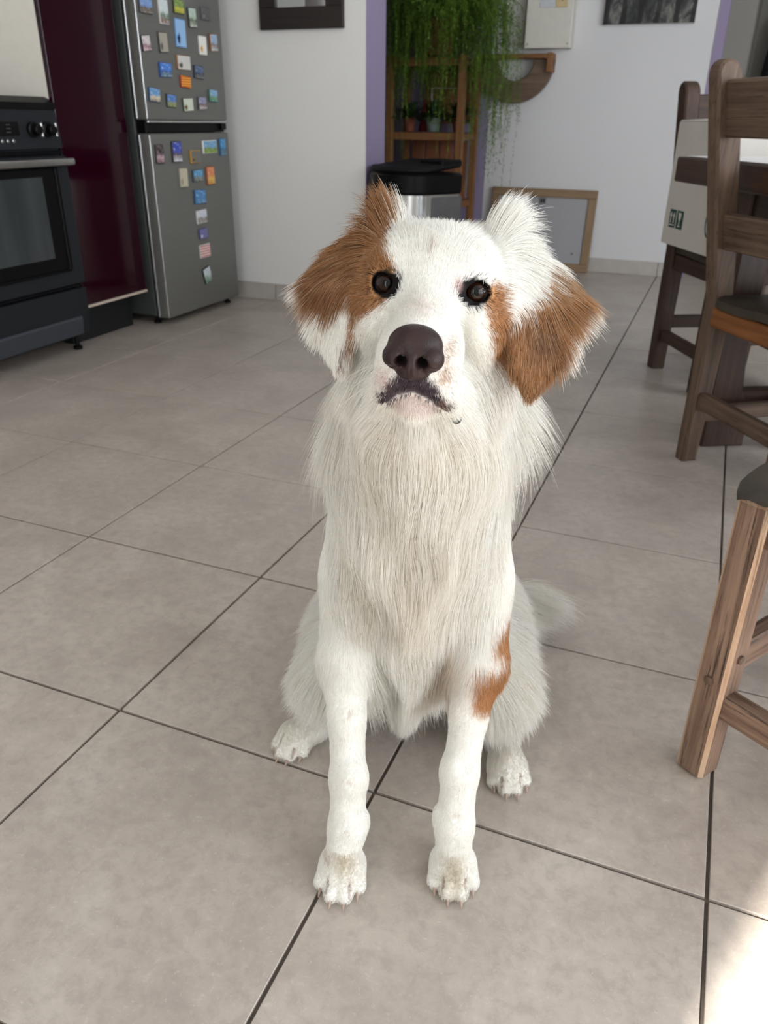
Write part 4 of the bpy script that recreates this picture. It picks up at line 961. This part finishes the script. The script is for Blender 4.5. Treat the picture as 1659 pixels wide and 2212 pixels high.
# ---- grooming directions: (frame, position, direction, length, stand-off, clumping)
G = []
def gd(p, dr, L, lift=.25, cl=.2): G.append((D(*p), DM @ np.array(dr, float), L, lift, cl))
def gh(p, dr, L, lift=.25, cl=.15): G.append((HW(p), HR @ np.array(dr, float), L, lift, cl))
gd((0, .17, .585), (0, .25, -1), .085, .22, .5); gd((0, .16, .50), (.05, .2, -1), .100, .2, .6); gd((0, .15, .42), (.1, .12, -1), .100, .2, .65); gd((0, .13, .33), (0, .1, -1), .085, .22, .55)
gd((0, .08, .235), (0, .1, -1), .095, .2, .6); gd((-.04, .08, .24), (.7, .1, -.7), .095, .22, .6); gd((.035, .08, .24), (-.1, .1, -1), .075, .2, .5)
for s in (-1, 1):
    gd((s * .055, .14, .595), (s * -.10, .3, -1), .095, .3, .5); gd((s * .060, .13, .53), (s * -.30, .15, -1), .110, .22, .6); gd((s * .055, .13, .47), (s * -.75, .1, -1), .105, .2, .65); gd((s * .035, .13, .41), (s * -.25, .1, -1), .095, .2, .65)
    gd((s * .080, .06, .625), (s * .95, .15, -.55), .105, .5, .5); gd((s * .085, .05, .58), (s * .65, .1, -.9), .105, .45, .5); gd((s * .085, .03, .54), (s * .35, 0, -1), .085, .3, .5); gd((s * .08, -.04, .60), (s * .7, -.4, -.6), .08, .4, .4)
    gd((s * .092, .06, .47), (s * .05, -.1, -1), .030, .2, .3); gd((s * .10, .06, .40), (0, -.15, -1), .016, .18, .2); gd((s * .10, .05, .33), (0, -.2, -1), .016, .18, .2); gd((s * .10, -.08, .35), (0, -.6, -.8), .03, .25, .3)
    gd((s * .065, .13, .35), (s * -.15, .05, -1), .045, .2, .4); gd((s * .085, .10, .29), (s * .1, -.05, -1), .022, .2, .25); gd((s * .092, .02, .26), (s * .1, -.6, -.8), .05, .3, .45)
    gd((s * .075, .14, .22), (0, 0, -1), .009, .15, .1); gd((s * .068, .18, .14), (0, .05, -1), .008, .15, .1); gd((s * .066, .20, .075), (0, .3, -1), .008, .15, .1); gd((s * .068, .215, .04), (0, .8, -.6), .006, .1, .1); gd((s * .068, .245, .02), (0, .9, -.4), .0028, .06, .1)
    gd((s * .115, -.03, .15), (s * .6, .1, -.8), .055, .4, .5); gd((s * .14, -.03, .10), (s * .8, .2, -.6), .055, .5, .5); gd((s * .11, .01, .09), (s * .25, .3, -.9), .055, .45, .55); gd((s * .13, -.10, .15), (s * .7, -.3, -.6), .055, .5, .5)
    gd((s * .155, -.02, .035), (0, .8, -.5), .010, .15, .1); gd((s * .16, .03, .02), (0, .9, -.4), .0028, .06, .1); gd((s * .06, -.25, .2), (0, -.7, -.7), .05, .3, .3)
gd((-.012, .02, .095), (0, .3, -1), .022, .3, .4); gd((0, -.15, .40), (0, -.8, -.4), .03, .2, .2); gd((0, 0, .15), (0, .2, -1), .03, .3, .3)
td = (.95, .05, .12)
gd((.06, -.34, .06), td, .06, .4, .5); gd((.11, -.34, .09), (.95, .1, .30), .09, .4, .6); gd((.17, -.32, .09), (.95, .1, .05), .10, .4, .6); gd((.12, -.33, .04), (.9, .3, -.25), .10, .3, .6)
gh((0, .05, -.012), (0, -1, .2), .006, .15, .05); gh((0, .02, -.005), (0, -1, .5), .008, .15, .05); gh((0, .07, -.062), (0, -.1, -1), .003, .2, .05); gh((.014, .064, -.074), (.3, -.3, -1), .0032, .2, .05); gh((-.014, .064, -.074), (-.3, -.3, -1), .0032, .2, .05); gh((0, .055, -.095), (0, -.5, -1), .010, .2, .2); gh((0, .0, -.115), (0, -.1, -1), .035, .2, .4)
gh((0, -.005, .018), (0, -.35, 1), .010, .15, .05); gh((0, -.02, .045), (0, -.7, .7), .013, .2, .1); gh((0, -.06, .052), (0, -1, .1), .016, .25, .15)
for s in (-1, 1):
    gh((s * .029, .035, -.045), (s * .3, -1, -.35), .008, .15, .05); gh((s * .026, .05, -.075), (s * .4, -.7, -.6), .008, .2, .1); gh((s * .036, .01, -.075), (s * .5, -.8, -.5), .014, .2, .15); gh((s * .038, -.01, -.10), (s * .7, -.4, -.8), .045, .3, .4)
    gh((s * .018, .010, .004), (s * .2, -.3, 1), .008, .15, .05); gh((s * .033, .0, .020), (s * .5, -.4, .8), .009, .2, .08); gh((s * .036, .01, -.016), (s * .55, -.6, -.6), .008, .12, .05); gh((s * .052, -.01, .002), (s * .7, -.9, -.2), .012, .15, .1)
    gh((s * .0358, .006, .012), (s * .3, -.4, 1), .0045, .1, .05); gh((s * .0358, .006, -.011), (s * .2, -.5, -1), .0045, .1, .05); gh((s * .050, -.004, .0), (s * .9, -.9, -.2), .005, .1, .05); gh((s * .023, .008, -.002), (-s * .3, -.2, .9), .0045, .1, .05)
    gh((s * .035, -.03, .038), (s * .7, -.7, .5), .016, .25, .2); gh((s * .046, -.052, .050), (s * .5, -.35, .9), .033, .5, .6); gh((s * .030, -.07, .052), (s * .5, -.7, .6), .024, .4, .3)
    gh((s * .055, -.035, .010), (s * .8, -.5, -.4), .022, .25, .25); gh((s * .055, -.03, -.03), (s * .35, -.7, -.7), .014, .15, .1); gh((s * .052, -.05, -.065), (s * .9, -.2, -.6), .065, .45, .45)
    gh((s * .070, -.062, .034), (s * 1, -.15, -.25), .034, .35, .35); gh((s * .092, -.060, .014), (s * 1, 0, -.5), .032, .3, .35); gh((s * .118, -.055, -.010), (s * .9, 0, -.6), .024, .3, .35); gh((s * .112, -.045, -.035), (s * .6, 0, -1), .022, .3, .3)
    gh((s * .085, -.040, -.015), (s * .25, .05, -1), .030, .22, .35); gh((s * .085, -.032, -.05), (s * .1, .05, -1), .016, .15, .15); gh((s * .080, -.028, -.078), (s * -.05, 0, -1), .009, .15, .1); gh((s * .066, -.024, -.035), (s * .05, .05, -1), .012, .2, .2)
G = [(p, dr, (L * .8 if L < .0165 else L), (lf * .8 if L < .0165 else lf), cl) for p, dr, L, lf, cl in G]
GP = np.array([g[0] for g in G]); GDIR = np.array([g[1] for g in G]); GDIR /= np.linalg.norm(GDIR, axis=1)[:, None]; GS = np.array([g[2:] for g in G])
def groom(P):
    out_d = np.empty_like(P); out_s = np.empty((len(P), 3))
    for i in range(0, len(P), 20000):
        q = P[i:i + 20000]; d2 = ((q[:, None] - GP[None]) ** 2).sum(-1); w_ = 1 / (d2 + .010 ** 2) ** 2.2; w_ /= w_.sum(1)[:, None]
        out_d[i:i + 20000] = w_ @ GDIR; out_s[i:i + 20000] = w_ @ GS
    out_d /= np.linalg.norm(out_d, axis=1)[:, None] + 1e-9; return out_d, out_s
# coarse lookup grid of directions
CG = .012; clo = np.array((-.34, -.42, -.03)); cn = np.ceil((np.array((.50, .62, .92)) - clo) / CG).astype(int)
ax = [clo[k] + CG * np.arange(cn[k]) for k in range(3)]
gdir, _ = groom(np.stack(np.meshgrid(*ax, indexing='ij'), -1).reshape(-1, 3)); gdir = gdir.reshape(*cn, 3)
def look_dir(P):
    i = np.clip(np.rint((P - clo) / CG).astype(int), 0, cn - 1); return gdir[i[:, 0], i[:, 1], i[:, 2]]
# body distance with gradient, from the field grid
FV = FIELD_V; flo = FIELD_LO
def sdf(P):
    f = (P - flo) / VOX; i = np.clip(np.floor(f).astype(int), 1, np.array(FV.shape) - 3); t = np.clip(f - i, 0, 1)
    def S(a, b, c): return FV[i[:, 0] + a, i[:, 1] + b, i[:, 2] + c]
    x0 = S(0, 0, 0) * (1 - t[:, 0]) + S(1, 0, 0) * t[:, 0]; x1 = S(0, 1, 0) * (1 - t[:, 0]) + S(1, 1, 0) * t[:, 0]; x2 = S(0, 0, 1) * (1 - t[:, 0]) + S(1, 0, 1) * t[:, 0]; x3 = S(0, 1, 1) * (1 - t[:, 0]) + S(1, 1, 1) * t[:, 0]
    v = (x0 * (1 - t[:, 1]) + x1 * t[:, 1]) * (1 - t[:, 2]) + (x2 * (1 - t[:, 1]) + x3 * t[:, 1]) * t[:, 2]
    g = np.stack((S(1, 0, 0) - S(-1, 0, 0), S(0, 1, 0) - S(0, -1, 0), S(0, 0, 1) - S(0, 0, -1)), 1); g /= np.linalg.norm(g, axis=1)[:, None] + 1e-6
    return v, g
# ---- roots
TR = np.concatenate((BQ[:, [0, 1, 2]], BQ[:, [0, 2, 3]])); ta, tb_, tc = BV[TR[:, 0]], BV[TR[:, 1]], BV[TR[:, 2]]
tn = np.cross(tb_ - ta, tc - ta); area_t = np.linalg.norm(tn, axis=1) * .5; tn /= (2 * area_t[:, None] + 1e-12); cen = (ta + tb_ + tc) / 3
if (tn * (cen - BV.mean(0))).sum() < 0: tn = -tn
ch = HL(cen); cd = DL(cen)
is_head = (np.linalg.norm(ch, axis=1) < .17) & (ch[:, 2] > -.11)
dens = np.where(is_head, 3.0, 1.0); dens = dens * (1 + .9 * (1 - sstep(cd[:, 2], .24, .40)) * sstep(cd[:, 1], .04, .12))
dens = np.where(cd[:, 1] < -.14, .35, dens); dens = np.where(is_head & (ch[:, 1] < -.085), .5, dens)
dens = np.where(cd[:, 2] < .004, 0, dens); dens = np.where((cd[:, 1] < -.26) & (cd[:, 0] > .05), 1.2, dens)
for e in EYE: dens = np.where((np.hypot((ch[:, 0] - e[0]) / 1.18, ch[:, 2] - e[2]) < .0110) & (ch[:, 1] > -.02), 0, dens)
nose_in = (((ch - np.array((0, .078, -.043))) / np.array((.0215, .020, .0205))) ** 2).sum(1) < 1; dens = np.where(nose_in, 0, dens)
dens = np.where((ch[:, 1] > .03) & (np.abs(ch[:, 2] - zmouth(ch[:, 0])) < .0022) & (np.abs(ch[:, 0]) < .027), 0, dens)
for ga, gb in GROOVES:
    e = gb - ga; t = np.clip(((cen - ga) @ e) / (e @ e), 0, 1); dens = np.where(np.sqrt(((cen - ga - t[:, None] * e) ** 2).sum(1)) < .0026, 0, dens)
def roots(N):
    p = area_t * dens; p = p / p.sum(); t = RNG.choice(len(TR), N, p=p); u = RNG.random((N, 2)); fl = u.sum(1) > 1; u[fl] = 1 - u[fl]
    return ta[t] + u[:, :1] * (tb_[t] - ta[t]) + u[:, 1:] * (tc[t] - ta[t]), tn[t]
NP = 7
def grow(N):
    R0, n0 = roots(N); d0, st = groom(R0); v0, n0 = sdf(R0)
    L = st[:, 0] * RNG.uniform(.55, 1.15, N) * np.where(RNG.random(N) < .12, 1.25, 1.0); lift = st[:, 1] * RNG.uniform(.4, 1.5, N); cl = st[:, 2]
    P = np.empty((N, NP, 3)); P[:, 0] = R0 - n0 * .0006
    jit = RNG.normal(0, 1, (N, 3)) * (.10 + 1.2 * np.clip(st[:, 0:1], 0, .08))
    cur = R0.copy(); t = d0 - n0 * (d0 * n0).sum(1)[:, None]; t /= np.linalg.norm(t, axis=1)[:, None] + 1e-9; v = t + n0 * lift[:, None] + jit; v /= np.linalg.norm(v, axis=1)[:, None]
    stp = L / (NP - 1); off = np.zeros(N); longf = np.clip((L - .02) / .06, 0, 1)[:, None]; ph = RNG.uniform(0, 2 * PI, N); side = np.cross(t, n0)
    for k in range(1, NP):
        f = look_dir(cur); q = cur * 46.0
        wav = np.stack((np.sin(q[:, 2] * 1.0 + 1.7 * np.sin(q[:, 0] * .9)), np.sin(q[:, 0] * 1.1 + q[:, 2] * .7), .4 * np.sin(q[:, 1] * 1.3 + q[:, 0])), 1)
        f = f + wav * (.34 * longf); v = v * .62 + f * .30 + np.array((0, 0, -1.0)) * (.16 * longf) + jit * .10 + side * (np.sin(ph + k * 1.25) * .10)[:, None] * longf
        v /= np.linalg.norm(v, axis=1)[:, None]; cur = cur + v * stp[:, None]
        dd, g = sdf(cur); want = .0010 + .12 * L * lift * (k / (NP - 1)); push = np.clip(want - dd, 0, .02)
        cur = cur + g * push[:, None]; cur[:, 2] = np.maximum(cur[:, 2], .0015)
        P[:, k] = cur
    return R0, P, L, cl
def clump(R0, P, L, cl, ratio):
    from mathutils.kdtree import KDTree
    N = len(R0); gi = RNG.choice(N, max(8, N // ratio), replace=False); kd = KDTree(len(gi))
    for k, i in enumerate(gi): kd.insert(R0[i], k)
    kd.balance(); near = np.fromiter((gi[kd.find(p)[1]] for p in R0), dtype=np.int64, count=N)
    s_ = (np.arange(NP) / (NP - 1)) ** 1.1
    ratio_L = (L / np.maximum(L[near], 1e-4))[:, None, None]
    target = R0[:, None] + (P[near] - R0[near][:, None]) * np.clip(ratio_L, .3, 1.3) + (R0[near] - R0)[:, None] * .8
    ok = (np.linalg.norm(R0[near] - R0, axis=1) < .02)
    w_ = (np.clip(cl * 1.05, 0, .8) * ok)[:, None, None] * s_[None, :, None]
    global CLUMP_TONE; CLUMP_TONE = RNG.random(N)[near]
    return P * (1 - w_) + target * w_
def hair_object(name, P, col, rad, mat, parent):
    N = len(P); cu = bpy.data.hair_curves.new(name); cu.add_curves([P.shape[1]] * N)
    cu.points.foreach_set('position', P.reshape(-1).astype(np.float32))
    r = (rad[:, None] * np.interp(np.arange(P.shape[1]) / (P.shape[1] - 1), [0, .5, 1], [1, .85, .18])[None]).astype(np.float32)
    at = cu.attributes.get('radius') or cu.attributes.new('radius', 'FLOAT', 'POINT'); at.data.foreach_set('value', r.ravel())
    ca = cu.attributes.new('coat', 'FLOAT_COLOR', 'CURVE'); ca.data.foreach_set('color', np.concatenate((col, np.ones((N, 1))), 1).astype(np.float32).ravel())
    cu.materials.append(mat); o = bpy.data.objects.new(name, cu); link(o, parent); o['kind'] = 'stuff'; return o
def fur_mat():
    m = MT('dog_fur', .55, 0, .28); a = m.n('Attribute', attribute_name='coat'); m.l(a.outputs['Color'], m.b.inputs['Base Color'])
    tr = m.n('BsdfTranslucent'); m.l(a.outputs['Color'], tr.inputs['Color']); mx = m.n('MixShader'); mx.inputs[0].default_value = .38
    m.l(m.b.outputs[0], mx.inputs[1]); m.l(tr.outputs[0], mx.inputs[2]); m.l(mx.outputs[0], m.t.nodes['Material Output'].inputs['Surface']); return m.m
M['fur'] = fur_mat()
m = MT('dog_skin', .7, 0, .12); a = m.n('Attribute', attribute_name='coat'); m.l(a.outputs['Color'], m.b.inputs['Base Color']); M['skin'] = m.m
ca = body_me.attributes.new('coat', 'FLOAT_COLOR', 'POINT'); vc = coat(BV)
ca.data.foreach_set('color', np.concatenate((vc * .92, np.ones((len(BV), 1))), 1).astype(np.float32).ravel())
body_me.materials.append(M['skin'])
dog = bpy.data.objects.new('dog', body_me); link(dog)
tag(dog, 'white long-haired dog with tan ears and dark nose sitting upright on the tiled floor', 'dog')
R0, P, L, cl = grow(FUR_N)
P = clump(R0, P, L, cl, 12)
col = coat(R0, .0022); hl = HL(R0); inh = np.linalg.norm(hl, axis=1) < .17
tanness = np.clip((col[:, 0] - col[:, 2]) / .22, 0, 1) * inh; rr_ = RNG.random(len(col))
col = np.where((tanness > .6)[:, None] & (rr_ < .09)[:, None], np.array((.48, .34, .21)), col); col = np.where((tanness > .6)[:, None] & (rr_ > .80)[:, None], col * .62, col)
col *= RNG.uniform(.90, 1.06, (len(col), 1)); col = np.clip(col, 0, .93)
lw = np.clip((L - .02) / .04, 0, 1)[:, None]; ct = CLUMP_TONE[:, None]; col = col * (1 - lw * .09 * ct) * (1 - lw * np.clip(ct - .6, 0, 1) * np.array((.0, .10, .30)))
hair_object('fur', P, np.clip(col, 0, .93), np.where(L > .02, .00021, np.where(inh, .00015, .00019)), M['fur'], dog)
# whiskers and brow hairs
wr = []
for s in (-1, 1):
    for k in range(9):
        c0 = np.array((s * (.026 + .004 * (k % 3) / 2), .045 - .010 * (k // 3), -.058 - .007 * (k % 3))); d_ = np.array((s * 1.0, .25 - .2 * (k // 3), -.25 - .12 * (k % 3))); d_ /= np.linalg.norm(d_); l = .03 + .006 * (k % 4)
        wr.append([HW(c0 + d_ * l * t + np.array((0, 0, -.35)) * l * t * t) for t in np.linspace(0, 1, NP)])
wr = np.array(wr); hair_object('whiskers', wr, np.repeat(np.array([[.7, .66, .6]]), len(wr), 0), np.full(len(wr), .00018), M['fur'], dog)

# ---- nose: its own finely meshed field
NF = Field(HO - .001, HO + .001, .001); hw = HW((0, .078, -.043)); NF = Field(hw - .034, hw + .034, .0007)
def NE(c, r, k=.004, mode='add'): NF.ell(HW(c), r, HR, k, mode)
def NC(a, ra, b_, rb, k=.003, mode='add'): NF.cone(HW(a), ra, HW(b_), rb, k, mode)
NE((0, .072, -.0375), (.0205, .0165, .0150), .004)
for s in (-1, 1): NE((s * .0135, .0775, -.0462), (.0096, .0125, .0098), .003)
NE((0, .0795, -.0500), (.0066, .0108, .0120), .003); NE((0, .073, -.0560), (.0135, .0095, .0080), .004)
for s in (-1, 1):
    NC((s * .0086, .0950, -.0515), .0047, (s * .0072, .070, -.0440), .0036, .0022, 'sub'); NC((s * .0100, .0920, -.0545), .0030, (s * .0195, .080, -.0550), .0016, .002, 'sub'); NC((s * .0076, .0960, -.0515), .0046, (s * .0138, .0925, -.0520), .0036, .002, 'sub')
NC((0, .0905, -.0520), .0005, (0, .0835, -.0650), .0008, .0015, 'sub')
nme, NV, NQ = NF.mesh('nose'); NV = smooth_mesh(NV, NQ, 2, .5); nme.vertices.foreach_set('co', NV.ravel().astype(np.float32)); nme.update()
m = MT('brown_nose_leather', .42, 0, .22); v = m.coord('Object'); vo = m.n('TexVoronoi'); vo.inputs['Scale'].default_value = 900; m.l(v, vo.inputs['Vector'])
m.base(m.ramp(m.noise(v, 60, 3), [(.3, (.016, .0085, .008, 1)), (.7, (.034, .018, .017, 1))])); m.bump(vo.outputs['Distance'], .35, .0004); nme.materials.append(m.m)
no = bpy.data.objects.new('nose', nme); link(no, dog)
# ---- eyes
def eye_mat():
    m = MT('dark_brown_eye', .03, 0, .28, 0.0)
    sp = m.n('SeparateXYZ'); m.l(m.coord('Object'), sp.inputs[0]); ln = m.n('VectorMath', operation='LENGTH'); cb = m.n('CombineXYZ'); m.l(sp.outputs[0], cb.inputs[0]); m.l(sp.outputs[1], cb.inputs[1]); m.l(cb.outputs[0], ln.inputs[0])
    sc = m.n('Math', operation='MULTIPLY'); sc.inputs[1].default_value = 100; m.l(ln.outputs['Value'], sc.inputs[0])
    m.base(m.ramp(sc.outputs[0], [(0, (.002, .002, .002, 1)), (.38, (.003, .002, .002, 1)), (.47, (.022, .008, .004, 1)), (.72, (.014, .006, .003, 1)), (.80, (.004, .003, .003, 1)), (.90, (.02, .014, .012, 1))])); return m.m
M['eye'] = eye_mat()
for e in EYE:
    s = math.copysign(1, e[0]); b = NB(); bmesh.ops.create_uvsphere(b, u_segments=40, v_segments=24, radius=.0109)
    for v in b.verts:
        if v.co.z > .0070: v.co.z += (v.co.z - .0070) * .35
    o = obj('eye', b, M['eye'], dog, True); c = HW(e + np.array((0, .0008, 0)))
    look = Vector((0.3144, -0.7636, 0.8642)) - Vector(c); o.location = c; o.rotation_euler = look.to_track_quat('Z', 'Y').to_euler()
# ---- claws, and the glimpse of a tag below the jaw
M['claw'] = plain('horn_claw', (.33, .24, .19, 1), .35, var=.2)
for a, b_, r in CLAWS:
    b = NB(); p, q = Vector(a), Vector(b_); tube(b, [p - (q - p) * .8, p, p + (q - p) * .6 + Vector((0, 0, .0008)), q], [r, r, r * .7, r * .25], 8); obj('claw', b, M['claw'], dog, True)
b = NB(); lathe(b, [(.0038, 0), (.0043, .0004), (.0043, .0010), (.0038, .0014)], 20); t = obj('collar_tag', b, plain('dark_metal_tag', (.05, .055, .045, 1), .3, .6), dog, True, 40)
t.location = HW((.0335, .018, -.1005)); t.rotation_euler = (Vector((.3, -.9, .1))).to_track_quat('Z', 'Y').to_euler(); t['label'] = 'small dark metal tag showing through the fur below the jaw'
